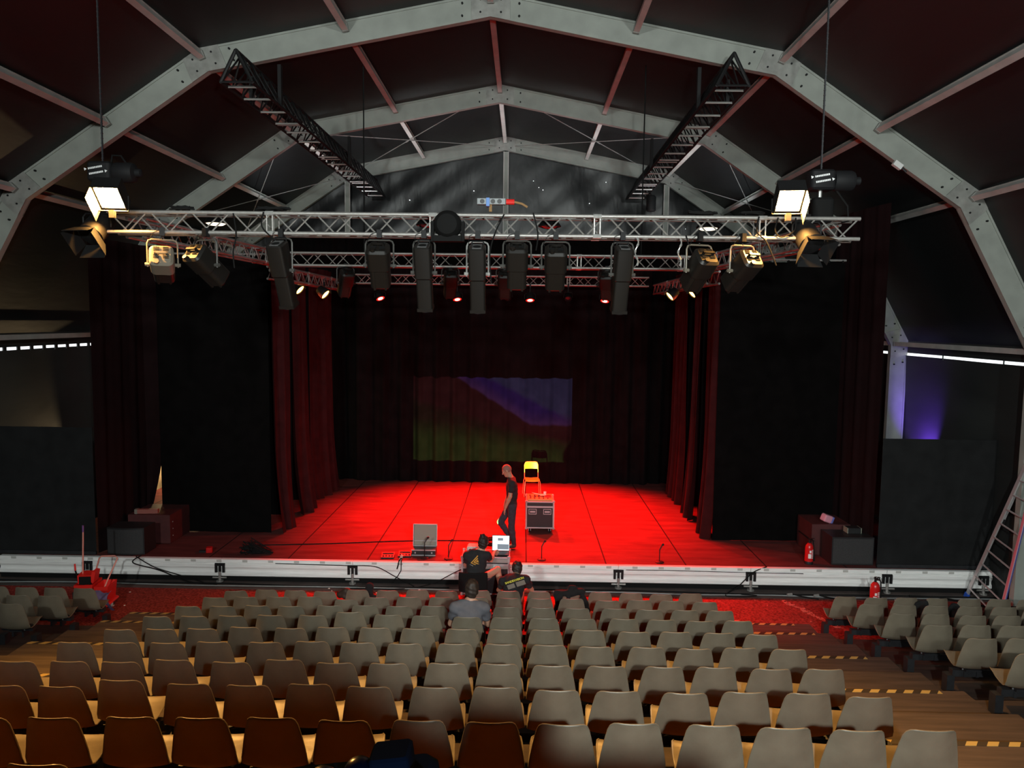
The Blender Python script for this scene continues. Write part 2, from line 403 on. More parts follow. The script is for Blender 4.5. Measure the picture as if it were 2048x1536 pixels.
# seat shell -------------------------------------------------------------
def seat_mesh():
    prof = [(-.012, .732, .118), (-.011, .722, .146), (-.007, .700, .166), (-.002, .66, .180), (.008, .60, .194), (.020, .53, .208), (.034, .45, .222), (.052, .38, .232), (.082, .325, .236),
            (.130, .300, .236), (.20, .306, .234), (.28, .328, .230), (.35, .356, .224), (.40, .374, .214), (.428, .372, .198), (.437, .356, .17)]
    nu = 12; F = []; B = []
    for i, (y, z, w) in enumerate(prof):
        j0, j1 = max(0, i - 1), min(len(prof) - 1, i + 1)
        ty, tz = prof[j1][0] - prof[j0][0], prof[j1][1] - prof[j0][1]; L = math.hypot(ty, tz); ny, nz = -tz / L, ty / L     # towards the sitter: forward/up
        back = max(0, min(1, (z - .33) / .12)) if i < 9 else 0
        rf, rb = [], []
        for j in range(nu + 1):
            u = -1 + 2 * j / nu; c = (.030 + .02 * back) * (abs(u) ** 2.4) * min(1, (i + 1) / 4)
            if i > 12: c *= max(0, (15 - i) / 3)
            hy, hz = y + ny * c, z + nz * c
            rf.append((u * w, hy, hz)); rb.append((u * w, hy - ny * .006, hz - nz * .006))
        F.append(rf); B.append(rb)
    mb = MB(); mb.grid(F); mb.grid([list(reversed(r)) for r in B])
    bd = F[0] + [r[-1] for r in F[1:]] + list(reversed(F[-1][:-1])) + [r[0] for r in reversed(F[1:-1])]
    mb.path(bd, .0065, 6, True)
    return mb
shell_mb = seat_mesh()
seat0 = thing('bleacher_seat', '-', 'seat', (0, 0, 0))
sh = shell_mb.build('seat_shell', SEATM, seat0, True)
mb = MB(); mb.bb(-.10, .10, .12, .34, .262, .284); mb.bb(-.09, -.06, .17, .29, .165, .265); mb.bb(.06, .09, .17, .29, .165, .265)
mb.tube((-.17, .075, .318), (-.1, .20, .275), .010, 5); mb.tube((.17, .075, .318), (.1, .20, .275), .010, 5)
br = mb.build('mounting_bracket', DGREY, seat0)
seat_tree = [(sh, []), (br, [])]
first = [True]
def sag(X): return -.0032 * min(X * X, 25) if X < 0 else 0.
def place_seat(X, k, label, dz=0., tilt=0., rz=0.):
    loc = (X, Yk(k), Zt(k) + dz + sag(X)); rot = (tilt, 0, rz); g = 'beige plastic seats of the stand'
    if first[0]:
        seat0.location = loc; seat0.rotation_euler = rot; seat0['label'] = label; seat0['group'] = g; first[0] = False
    else: dup(seat0, seat_tree, loc, rot, label, g)
beam0 = [None]
def beam(x0, n, k, label):
    t = thing('seat_beam', label, 'seat support', (x0, Yk(k) + .22, Zt(k)), 0, 'dark beams under the seats')
    L = .51 * (n - 1); m1 = MB(); m1.bb(-.22, L + .22, -.04, .04, .17, .25); m1.build('rail', DGREY, t)
    zb = (-.039 if k < 9 else -.022)
    for x in (-.24, L + .24):
        m2 = MB(); m2.bb(x - .045, x + .045, -.05, .06, zb, .19 + sag(x0)); m2.build('post', DGREY, t)
rj = random.Random(5)
special = {(9, 3): (-.02, .0, .0), (9, 2): (0, 0, 0), (8, 4): (-.07, -.08, 0), (6, 5): (.05, .0, .06), (2, 3): (.045, .02, 0), (9, 0): (0, 0, .10)}
for k in range(9, 0, -1):
    for gi, gx in enumerate(GX):
        xs = [(gx + .503 * j, gi * 4 + j) for j in range(4)]
        if k == 2: xs = [q for q in xs if q[1] >= 1]
        if k == 1: xs = [q for q in xs if q[1] >= 2]
        if not xs: continue
        beam(xs[0][0], len(xs), k, f'dark steel seat beam, {ORD[4-gi]} length from right aisle, {ROWN[k]} row from stage, central block')
        for X, n in xs:
            dz, tl, rz = special.get((k, n), (0, 0, 0))
            place_seat(X + rj.uniform(-.008, .008), k, f'beige plastic seat {ORD[16-n]} from right aisle, {ROWN[k]} row from stage, central block',
                       dz + rj.uniform(-.006, .006), tl + rj.uniform(-.03, .03), rz + rj.uniform(-.02, .02))
place_seat(-2.80, 0, 'beige plastic seat peeking up at the bottom left corner, tenth row from stage')
beam(-2.80, 2, 0, 'dark steel seat beam at the bottom left corner, tenth row from stage')
RB = {9: 7, 8: 6, 7: 5, 6: 4, 5: 3, 4: 2}
for k, n in RB.items():
    XS = [5.45 + .503 * (j % 4) + 2.05 * (j // 4) for j in range(n)]
    beam(5.45, min(4, n), k, f'dark steel seat beam beside the right aisle, {ROWN[k]} row from stage, right block')
    if n > 4: beam(7.5, n - 4, k, f'dark steel seat beam by the right tent wall, {ROWN[k]} row from stage, right block')
    for j, X in enumerate(XS):
        place_seat(X, k, f'beige plastic seat {ORD[j+1]} from right aisle, {ROWN[k]} row from stage, right block', rj.uniform(-.006, .006), rj.uniform(-.03, .03), rj.uniform(-.02, .02))
LB = {9: 4, 8: 3, 7: 1}
for k, n in LB.items():
    beam(-7.41 - .503 * (n - 1), n, k, f'dark steel seat beam beside the left aisle, {ROWN[k]} row from stage, left block')
    for j in range(n):
        place_seat(-7.41 - .503 * j, k, f'beige plastic seat {ORD[j+1]} from left aisle, {ROWN[k]} row from stage, left block', rj.uniform(-.006, .006), rj.uniform(-.03, .03), rj.uniform(-.02, .02))
# camera gallery (behind and below the view) and its table
t = thing('control_gallery', 'dark platform at the top of the seating under the lighting desk', 'platform', (0, -1.6, 0))
mb = MB(); mb.bb(-2.2, 2.4, -2.6, 3.0, 3.42, 3.5); mb.build('deck', WOODD, t)
for x in (-2.1, 2.3):
    for y in (-2.5, 2.9): m2 = MB(); m2.bb(x - .05, x + .05, y - .05, y + .05, 0.005, 3.42); m2.build('leg', DGREY, t)
# ================================================================== STAGE
SZ = .46; SY = 14.33
st = thing('stage_platform', 'low wide stage with dark vinyl floor and pale aluminium front edge', 'stage', (RX, SY, 0))
T = Matrix.Translation((-RX, -SY, 0))
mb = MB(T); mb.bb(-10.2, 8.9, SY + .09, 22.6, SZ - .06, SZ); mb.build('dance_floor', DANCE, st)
FASC = mat('pale stage edge aluminium', (.88, .88, .86), .5, .0, .10, 7, stretch=(.3, 1, 6))
BX = [-8.70, -6.02, -3.353, -.653, 1.953, 4.574, 7.258]
edges = [-10.5] + BX + [9.33]
fprof = [(.09, .46), (-.005, .46), (-.012, .452), (-.012, .428), (0, .424), (0, .408), (-.012, .404), (-.012, .384), (.012, .378), (.012, .372), (-.006, .366), (-.012, .355), (-.012, .30),
         (.000, .285), (.012, .262), (.016, .24), (.012, .215), (0, .198), (-.014, .186), (-.014, .13), (-.004, .118), (.09, .118)]
for a, b in zip(edges[:-1], edges[1:]):
    mb = MB(T); mb.prism(fprof, lambda p, q: (a + .004, SY + p, q), lambda p, q: (b - .004, SY + p, q)); mb.build('front_beam', FASC, st)
for i in range(37):
    x = -10.2 + i * .52; mb = MB(T); mb.bb(x - .05, x + .05, SY - .015, SY - .011, .408, .452); mb.build('joint_clip', mat('dull clip', (.50, .50, .47), .5), st)
for x in BX + [9.15]:
    mb = MB(T)
    for dx in (-.075, 0, .075): mb.bb(x + dx - .022, x + dx + .022, SY - .05, SY - .012, .20, .37)
    mb.bb(x - .10, x + .10, SY - .035, SY - .012, .33, .385); l = mb.build('leg_bracket', BLKM, st)
    mb = MB(T); mb.tube((x, SY - .04, .02), (x, SY - .04, .22), .028, 8); mb.tube((x, SY - .04, .013), (x, SY - .04, .04), .07, 10); mb.tube((x - .14, SY - .05, .10), (x + .14, SY - .05, .10), .016, 6); mb.build('screw_foot', CHROME, l)
mb = MB(T); mb.bb(-10.5, 9.3, SY + .02, SY + .03, .015, .118); mb.build('skirt', RUB, st)

# ================================================================== DRAPES
def cloth(path, z0, z1, amp, wl, seed, nz=26, dens=26, flare=.5, edge=None, top=None):
    P = [Vector((p[0], p[1], 0)) for p in path]; L = [0]
    for a, b in zip(P[:-1], P[1:]): L.append(L[-1] + (b - a).length)
    n = max(8, int(L[-1] * dens)); rn = random.Random(seed); ph = [rn.uniform(0, 6.28) for _ in range(8)]
    G = []
    for k in range(nz + 1):
        h = k / nz; z = z0 + (z1 - z0) * h; row = []
        for i in range(n + 1):
            s = L[-1] * i / n; j = max(q for q in range(len(L) - 1) if L[q] <= s + 1e-9); t = (s - L[j]) / max(1e-6, L[j + 1] - L[j])
            p = P[j].lerp(P[j + 1], t); d = (P[j + 1] - P[j]).normalized(); nn = Vector((-d.y, d.x, 0))
            sw = .35 * (1 - h) * math.sin(ph[5] + s)
            a = amp * (1 - flare + flare * (1.3 - h)) * (.75 + .25 * math.sin(s * .9 + ph[4]))
            o = a * (math.sin(2 * PI * (s + sw * wl) / wl + ph[0]) + .45 * math.sin(2 * PI * s / (wl * .47) + ph[1] + 1.2 * (1 - h)) + .25 * math.sin(2 * PI * s / (wl * 2.7) + ph[2]))
            q = p + nn * o
            if edge: q = q + edge(s / L[-1], z, d)
            zz = z if not top else z0 + (top(s / L[-1]) - z0) * h
            row.append((q.x, q.y, zz))
        G.append(row)
    mb = MB(); mb.grid(G); return mb
def drape(name, label, cat, m, *a, **k):
    o = cloth(*a, **k).build(name, m, None, True); tag(o, label, cat); return o
Z = SZ + .012
VELVB = mat('reddish black backdrop velvet', (.0075, .0046, .0050), .95, 0, .25, 3, spec=.05)  # slightly lighter and redder than the plain black curtains
VELVS = mat('black velvet tinted as red lit', (.011, .0045, .005), .95, 0, .2, 4, spec=.1)  # red glow on the side curtains put into the colour
# charcoal masking flats either side of the stage, standing on the stage edge
for sx, x0, x1, lab in (('left', -10.6, -8.62, 'charcoal cloth masking panel left of the stage, below the bright eave slit'), ('right', 7.13, 9.36, 'charcoal cloth masking panel right of the stage, behind the ladder')):
    t = thing('masking_panel', lab, 'masking drape', ((x0 + x1) / 2, 14.50, SZ), 0, 'masking panels'); h = (x1 - x0) / 2
    m1 = cloth([(-h, 0), (h, 0)], .06, 2.60, .006, 1.3, 4); m1.build('cloth', DRAPE, t, True)
    m2 = MB(); m2.bb(-h, h, -.03, .02, .0, .07); m2.build('bottom_rail', DGREY, t)
    m3 = MB(); m3.bb(-h, h, .012, .035, 2.56, 2.60); m3.build('top_rail', BLKM, t)
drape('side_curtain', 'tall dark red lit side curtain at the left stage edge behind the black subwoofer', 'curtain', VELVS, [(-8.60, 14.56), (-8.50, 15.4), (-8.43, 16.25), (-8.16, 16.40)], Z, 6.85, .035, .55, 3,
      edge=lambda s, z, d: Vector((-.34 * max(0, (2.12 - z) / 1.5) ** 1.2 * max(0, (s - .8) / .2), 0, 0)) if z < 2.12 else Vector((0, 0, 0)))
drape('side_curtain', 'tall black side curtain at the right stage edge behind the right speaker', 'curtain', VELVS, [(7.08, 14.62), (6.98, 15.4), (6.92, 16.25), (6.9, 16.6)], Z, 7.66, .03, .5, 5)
drape('leg_curtain', 'wide flat black curtain on the left front of the stage', 'curtain', VELV, [(-8.09, 16.2), (-5.62, 16.16)], Z, 6.66, .010, 1.0, 6)
drape('leg_curtain', 'wide flat black curtain on the right front of the stage hung from a pipe', 'curtain', VELV, [(4.27, 16.16), (7.0, 16.2)], Z, 6.62, .010, 1.0, 7)
def swl(k): return lambda s, z, d: Vector((k * .16 * max(0, (2.6 - z) / 2.2) ** 2, 0, 0))
LEGS = [('first', 16.16, 16.95, .075), ('second', 17.70, 18.45, .075), ('third', 19.20, 20.85, .09)]
for i, (nm, y0, y1, am) in enumerate(LEGS):
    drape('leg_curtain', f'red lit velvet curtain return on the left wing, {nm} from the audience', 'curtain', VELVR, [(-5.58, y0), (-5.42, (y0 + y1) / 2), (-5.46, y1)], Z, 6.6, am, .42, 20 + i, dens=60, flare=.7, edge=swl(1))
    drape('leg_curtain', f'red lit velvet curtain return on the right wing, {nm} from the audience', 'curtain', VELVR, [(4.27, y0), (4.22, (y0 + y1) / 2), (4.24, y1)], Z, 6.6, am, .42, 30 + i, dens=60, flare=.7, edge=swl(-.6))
    if i:
        drape('leg_curtain', f'black wing curtain behind the left side returns, {nm} from the audience', 'curtain', VELV, [(-8.2, y0 + .02), (-5.60, y0)], Z, 6.6, .02, .7, 40 + i)
        drape('leg_curtain', f'black wing curtain behind the right side returns, {nm} from the audience', 'curtain', VELV, [(4.30, y0), (6.9, y0 + .02)], Z, 6.6, .02, .7, 50 + i)
drape('backdrop_curtain', 'black pleated backdrop carrying the dim projected hill picture', 'curtain', VELVB, [(-4.95, 21.72), (3.75, 21.72)], Z, 6.9, .065, .55, 9, dens=40, flare=.6)
drape('backdrop_wing', 'black pleated curtain left of the backdrop behind the left wing', 'curtain', VELV, [(-7.3, 21.8), (-4.6, 21.86)], Z, 7.8, .06, .5, 12, dens=40)
drape('backdrop_wing', 'black pleated curtain right of the backdrop behind the right wing', 'curtain', VELV, [(3.4, 21.86), (6.0, 21.8)], Z, 7.8, .06, .5, 13, dens=40)
drape('border_curtain', 'wide black border hung high across the stage above the rear truss', 'curtain', VELV, [(-7.3, 22.05), (6.0, 22.05)], 6.2, 7.83, .02, .6, 15)
# pipes
for x0, x1, lab in ((4.95, 6.95, 'thin grey curtain pipe above the right black curtain'), (-8.1, -5.6, 'thin grey curtain pipe above the left black curtain')):
    t = thing('curtain_pipe', lab, 'pipe', (x0, 16.16, 6.67)); m1 = MB(); m1.tube((0, 0, 0), (x1 - x0, 0, 0), .022, 8); m1.build('tube', STEEL, t)
    m2 = MB()
    for q in np.linspace(.15, x1 - x0 - .1, 7): m2.tube((q, 0, -.03), (q + .03, 0, -.03), .032, 8)
    m2.build('ties', RUB, t)
# tan tarpaulin glimpsed through the slit
t = MB(); t.grid([[(-10.45 + .03 * math.sin(9 * z + y), y, z) for y in np.linspace(20.0, 22.4, 14)] for z in np.linspace(.01, 2.9, 18)])
tag(t.build('tarpaulin', mat('tan tarpaulin', (.62, .50, .34), .6, 0, .15, 6), None, True), 'tan tarpaulin glimpsed lit through the slit beside the left black curtain', 'tarpaulin')

# ================================================================== TRUSSES
def box_truss(name, label, p0, p1, s=.24, r=.024, br=.0095, pitch=.5, m=None, joints=2.0):
    p0 = Vector(p0); p1 = Vector(p1); d = (p1 - p0); L = d.length; t = thing(name, label, 'truss', p0, 0, 'aluminium lighting trusses')
    y = d.normalized(); x = y.cross(Vector((0, 0, 1))).normalized(); z = Vector((0, 0, 1)); m = m or CHROME
    C = [(-s / 2, -s / 2), (s / 2, -s / 2), (s / 2, s / 2), (-s / 2, s / 2)]
    def pt(c, a): return y * a + x * c[0] + z * c[1]
    for c in C:
        mb = MB(); mb.tube(pt(c, 0), pt(c, L), r, 10); mb.build('chord', m, t, True)
    mb = MB(); n = int(round(L / pitch)); q = L / n
    for f in range(4):
        a, b = C[f], C[(f + 1) % 4]
        for i in range(n):
            o = 0 if f % 2 == 0 else q / 2
            s0, s1, s2 = i * q + .02, i * q + q / 2, (i + 1) * q - .02
            if f % 2: a, b = b, a
            mb.tube(pt(a, s0), pt(b, s1), br, 5, caps=False); mb.tube(pt(b, s1), pt(a, s2), br, 5, caps=False)
            if f % 2: a, b = b, a
    k = joints
    while k < L - .5:
        for e in (-.035, .035):
            for f in range(4): mb.tube(pt(C[f], k + e), pt(C[(f + 1) % 4], k + e), br, 5, caps=False)
        k += joints
    mb.build('brace_lattice', m, t)
    mb = MB(); k = joints
    while k < L - .5:
        for c in C: mb = MB(); mb.tube(pt(c, k - .05), pt(c, k + .05), r * 1.25, 8); mb.build('coupler', STEEL, t)
        k += joints
    return t
TZ = 6.45
FY = 9.22     # front truss centre line
box_truss('lighting_truss', 'front box truss full of theatre spotlights nearest the seats', (-5.12, FY, TZ), (4.05, FY, TZ))
box_truss('lighting_truss', 'middle box truss across the stage front behind the spotlights', (-4.93, 14.62, TZ), (3.62, 14.62, TZ))
box_truss('lighting_truss', 'rear box truss above the backdrop holding the small red lamps', (-4.75, 21.0, TZ - .03), (3.5, 21.0, TZ - .03))
box_truss('lighting_truss', 'left side box truss running from front to middle truss', (-4.98, 9.5, TZ - .02), (-4.78, 14.4, TZ - .02))
box_truss('lighting_truss', 'right side box truss running from front to middle truss', (3.86, 9.5, TZ - .02), (3.52, 14.4, TZ - .02))
box_truss('lighting_truss', 'left side box truss running from middle to rear truss', (-5.05, 14.9, TZ - .25), (-5.02, 20.8, TZ - .25))
box_truss('lighting_truss', 'right side box truss running from middle to rear truss', (3.78, 14.9, TZ - .25), (3.74, 20.8, TZ - .25))
# black triangular ladder trusses under the arches
RUNG = mat('bare rung steel', (.42, .42, .40), .4, .5)
def ladder_truss(lab, xc0, xc1, y0, y1, zb):
    t = thing('triangular_truss', lab, 'truss', (xc0, y0, zb), 0, 'black triangular trusses under the roof')
    w = .25; h = .49; L = y1 - y0
    def P(sx, a, top=False): return Vector((sx * w + (xc1 - xc0) * a / L, a, h if top else 0))
    for sx, tp in ((-1, False), (1, False), (0, True)):
        mb = MB(); mb.tube(P(sx, 0, tp), P(sx, L, tp), .026, 8); mb.build('chord', BLKM, t)
    mb = MB(); k = .25; i = 0; mr = MB()
    while k < L - .1:
        mr = MB(); mr.tube(P(-1, k), P(1, k), .020, 6); mr.build('rung', RUNG, t); k += .78 if i % 3 else .66; i += 1
        if i % 4 == 0: mr = MB(); mr.tube(P(-1, k - .55), P(1, k - .55), .016, 6); mr.build('rung', RUNG, t)
    a = 0.02; q = .42
    while a + q < L:
        for sx in (-1, 1):
            mb.tube(P(sx, a), P(0, a + q / 2, True), .016, 5, caps=False); mb.tube(P(0, a + q / 2, True), P(sx, a + q), .016, 5, caps=False)
        a += q
    for sx in (-1, 1): mb.tube(P(sx, 0), P(0, 0, True), .028, 6); mb.tube(P(sx, L), P(0, L, True), .02, 6)
    mb.tube(P(-1, 0), P(1, 0), .02, 6)
    mb.build('side_lattice', BLKM, t)
    mb = MB()
    for Y in AY:
        if y0 < Y < y1:
            a = Y - y0
            for sx in (-1, 1): mb = MB(); mb.bb(P(sx, a).x - .03, P(sx, a).x + .03, a - .05, a + .05, .0, (.60 + .1 * sx * (1 if xc0 < 0 else -1))); mb.build('hanger_strap', BLKM, t)
ladder_truss('long black triangular ladder truss slung under the roof on the left', -4.57, -4.50, 11.9, 22.7, 8.99)
ladder_truss('long black triangular ladder truss slung under the roof on the right', 3.22, 3.33, 11.9, 22.7, 8.99)
# ================================================================== LANTERNS
LENSD = mat('dark lens glass', (.02, .02, .025), .1)
BODY = mat('charcoal lantern enamel', (.011, .0095, .008), .45, .2)
BODYL = mat('lit lantern enamel', (.17, .15, .115), .45, .0)  # flood glow on one lantern and some yokes put into the colour
def clampmb(m, z0, z1):
    m.bb(-.03, .03, -.035, .035, z0, z0 + .10); m.tube((0, 0, z0 - .02), (0, 0, z1), .012, 6)
    m.tube((-.035, .03, z0 + .05), (.05, .03, z0 + .05), .014, 6)
def lantern(name, label, X, Y, zp, kind, tilt, pan=0., body=None, ztop=6.33, roll=0):
    # pivot at (X,Y,zp); lantern points forward (+Y) and down by tilt
    t = thing(name, label, 'stage light', (X, Y, zp), pan, None)
    body = body or BODY; R = Matrix.Rotation(-tilt, 4, 'X')
    if kind == 'pc':
        w, hh, l0, l1 = .27, .27, -.26, .20
        mb = MB(R); mb.rbox((0, l0 * .5 + .02, 0), (w, hh, -l0 + .04), .06, Matrix.Rotation(PI / 2, 3, 'X'), 4); b = mb.build('housing', body, t, True)
        mb = MB(R); mb.rbox((0, .13, 0), (w * .88, hh * .9, .30), .05, Matrix.Rotation(PI / 2, 3, 'X'), 4)
        for sx in (-1, 1): mb.bb(sx * w * .25 - .012, sx * w * .25 + .012, -.02, .28, -hh * .47, hh * .47)
        mb.build('snoot', BODY, t, True)
        for sx in (-1, 1):
            for zz in (.055, -.045):
                mb = MB(R)
                for i in range(3): mb.bb(sx * .052 - .032, sx * .052 + .032, l0 - .012, l0 - .004, zz + i * .02 - .006, zz + i * .02 + .004)
                mb.build('vent_grille', RUB, b)
        mb = MB(R); mb.bb(-.075, .075, l0 - .05, l0 - .03, -.005, .022); mb.bb(-.075, -.055, l0 - .05, l0, -.005, .02); mb.bb(.055, .075, l0 - .05, l0, -.005, .02); mb.tube((-.05, l0 - .03, -.10), (-.05, l0, -.10), .03, 10); mb.build('rear_handle', body, t)
        yw = w / 2 + .035; top = .305
    else:
        w, hh, l0, l1 = .185, .24, -.34, .46
        mb = MB(R); mb.rbox((0, -.14, .0), (w + .02, hh, .40), .03, Matrix.Rotation(PI / 2, 3, 'X'), 3); b = mb.build('housing', body, t, True)
        mb = MB(R); mb.rbox((0, .26, 0), (w, w * .96, .44), .025, Matrix.Rotation(PI / 2, 3, 'X'), 3); mb.bb(-w * .52, w * .52, .44, .48, -w * .5, w * .5); mb.build('lens_tube', BODY, t, True)
        mb = MB(R); mb.bb(-.05, .05, -.33, -.05, hh / 2, hh / 2 + .006); mb.bb(-.055, .055, l0 - .008, l0 + .002, -.09, .09); mb.build('rear_panel', mat('grey rear panel', (.10, .10, .10), .5), t)
        mb = MB(R); mb.lathe([(.045, 0), (.05, .004), (.03, .008), (.01, .004)], 14, Matrix.Translation((0, l0 - .008, -.03)) @ Matrix.Rotation(PI / 2, 4, 'X')); mb.build('fan_grille', RUB, t)
        mb = MB(R); mb.tube((-.07, l0 - .03, .13), (.07, l0 - .03, .13), .009, 6); mb.tube((-.07, l0 - .03, .13), (-.07, l0 + .05, .12), .009, 6); mb.tube((.07, l0 - .03, .13), (.07, l0 + .05, .12), .009, 6); mb.build('rear_handle', BLKM, t)
        yw = w / 2 + .04; top = .385
    mb = MB(R); mb.tube((0, .27 if kind == 'pc' else .47, 0), (0, .285 if kind == 'pc' else .49, 0), .085, 16); mb.build('lens', LENSD, t)
    mb = MB(); c = .05
    pts = [(-yw, 0, -.03), (-yw, 0, top - c), (-yw + c * .3, 0, top - c * .3), (-yw + c, 0, top), (yw - c, 0, top), (yw - c * .3, 0, top - c * .3), (yw, 0, top - c), (yw, 0, -.03)]
    mb.path(pts, .011, 6)
    for sx in (-1, 1): mb.tube((sx * (yw + .03), 0, 0), (sx * (w / 2 - .01), 0, 0), .022, 8)
    mb.build('yoke', STEEL if 'silver yoke and' in label else (BODYL if body is BODYL or 'tan lit' in label or 'right rear' in label else YOKE), t)
    m3 = MB(); clampmb(m3, ztop - zp - .05, top); m3.build('hook_clamp', BLKM, t)
    m4 = MB(); m4.path([(-.02, .02, ztop - zp + .03), (-.10, -.02, (ztop - zp + top) / 2 + .03), (-yw + .02, -.02, top - .02), (-.06, -.03, .10)], .004, 4); m4.build('safety_cable', RUB, t)
    return t
FYB = FY - .12      # clamp line under the rear-facing lower chord
S = 'on the front truss'
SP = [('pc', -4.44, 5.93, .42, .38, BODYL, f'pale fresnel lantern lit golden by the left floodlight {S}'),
      ('pc', -3.90, 5.93, .62, -.38, None, f'dark lantern hanging right of the pale golden one {S}'),
      ('profile', -2.97, 5.88, 1.15, -.12, None, f'long dark profile spotlight at the left end {S}'),
      ('pc', -1.77, 5.95, .95, .05, None, f'broad dark lantern left of the two centre left profile spotlights {S}'),
      ('profile', -1.225, 5.87, 1.2, .0, None, f'long dark profile spotlight left of the bare yoke one {S}'),
      ('profile', -.57, 5.86, 1.2, .0, None, f'long profile spotlight with bright silver yoke and rear fan {S}'),
      ('pc', -.09, 5.96, 1.05, .0, None, f'broad dark lantern just right of the silver yoke spotlight {S}'),
      ('pc', .38, 5.95, .95, .0, None, f'broad black lantern second right of the silver yoke spotlight {S}'),
      ('profile', 1.19, 5.87, 1.2, .06, None, f'long dark profile spotlight beside hanging chains, right half {S}'),
      ('pc', 2.12, 5.93, .7, .30, None, f'broad dark lantern under the right rear lamp glow {S}'),
      ('pc', 2.64, 5.93, .62, .35, None, f'rightmost broad lantern with tan lit yoke {S}')]
for kd, X, zp, ti, pan, bd, lab in SP:
    o = lantern('profile_spotlight' if kd == 'profile' else 'theatre_lantern', lab, X, FYB - .02, zp, kd, ti, pan, bd)
    o['group'] = 'theatre lanterns on the front truss'
# barn door fresnels at the truss ends, facing the stalls
def barn(lab, X, Y, z, pan):
    t = thing('barndoor_spotlight', lab, 'stage light', (X, Y, z), pan, 'barn door spotlights at the truss ends'); R = Matrix.Rotation(.75, 4, 'X')
    mb = MB(R); mb.lathe([(.09, -.22), (.14, -.18), (.15, .0), (.15, .16), (.12, .18)], 18, Matrix.Rotation(PI / 2, 4, 'X')); mb.build('housing', BLKM, t, True)
    for a in range(4):
        Q = R @ Matrix.Translation((0, -.18, 0)) @ Matrix.Rotation(a * PI / 2, 4, 'Y')
        mb = MB(Q); w = .13; mb.add([(-w, 0, .13), (w, 0, .13), (w * 1.3, -.16, .20), (-w * 1.3, -.16, .20), (-w, .004, .136), (w, .004, .136), (w * 1.3, -.156, .206), (-w * 1.3, -.156, .206)],
                                   [(0, 1, 2, 3), (7, 6, 5, 4), (0, 4, 5, 1), (1, 5, 6, 2), (2, 6, 7, 3), (3, 7, 4, 0)]); mb.build('barn_door', BLKM, t)
    mb = MB(); mb.path([(-.19, 0, 0), (-.19, 0, .13), (-.15, 0, .17), (.15, 0, .17), (.19, 0, .13), (.19, 0, 0)], .012, 6); mb.build('yoke', BLKM, t)
    mb = MB(); mb.bb(-.03, .03, -.03, .03, .15, .26); mb.build('hook_clamp', BLKM, t)
barn('black barn door spotlight below the right flood lamp at the truss end', 3.42, 9.12, 6.36, .2)
barn('black barn door spotlight left of the glaring left flood lamp', -5.26, 9.12, 6.38, -.15)
# warm flood lamps
FLG = mat('glowing flood glass', (1, .8, .5), .5, emit=(1, .47, .11), estr=1)
def flood(lab, X, Y, z, pan, estr, tilt=-.85):
    t = thing('flood_lamp', lab, 'flood light', (X, Y, z), pan, 'warm flood lamps on the front truss'); R = Matrix.Rotation(-tilt, 4, 'X')
    mb = MB(R); w, h = .135, .155
    for b in ((-w - .02, w + .02, -.02, .13, h, h + .02), (-w - .02, w + .02, -.02, .13, -h - .02, -h), (-w - .02, -w, -.02, .13, -h, h), (w, w + .02, -.02, .13, -h, h), (-w, w, .11, .13, -h, h)): mb.bb(*b)
    mb.build('housing', BLKM, t)
    m = FLG.copy(); m.node_tree.nodes['Principled BSDF'].inputs['Emission Strength'].default_value = estr
    mb = MB(R); mb.quad((-w, .012, -h), (w, .012, -h), (w, .012, h), (-w, .012, h)); mb.build('lamp_glass', m, t)
    mb = MB(R); mb.bb(-w - .02, w + .02, -.06, -.02, h + .02, h + .024); dl, dr = (.24, .07) if X < 0 else (.07, .24); mb.bb(-w - .024, -w - .018, -dl, -.02, -h - .02, h + .02); mb.bb(w + .018, w + .024, -dr, -.02, -h - .02, h + .02); mb.build('visor', BLKM, t)  # side flaps added to keep flood light off the tent walls
    mb = MB(); mb.path([(-w - .05, .05, .02), (-w - .05, .05, -.16), (w + .05, .05, -.16), (w + .05, .05, .02)], .01, 6); mb.bb(-.03, .03, .02, .08, -.24, -.15); mb.build('bracket', BLKM, t)
flood('glaring warm flood lamp on the left end of the front truss', -4.90, 8.78, 6.70, .12, 3000)
flood('warm glowing flood lamp on the right end of the front truss', 3.08, 8.78, 6.74, -.12, 2300)
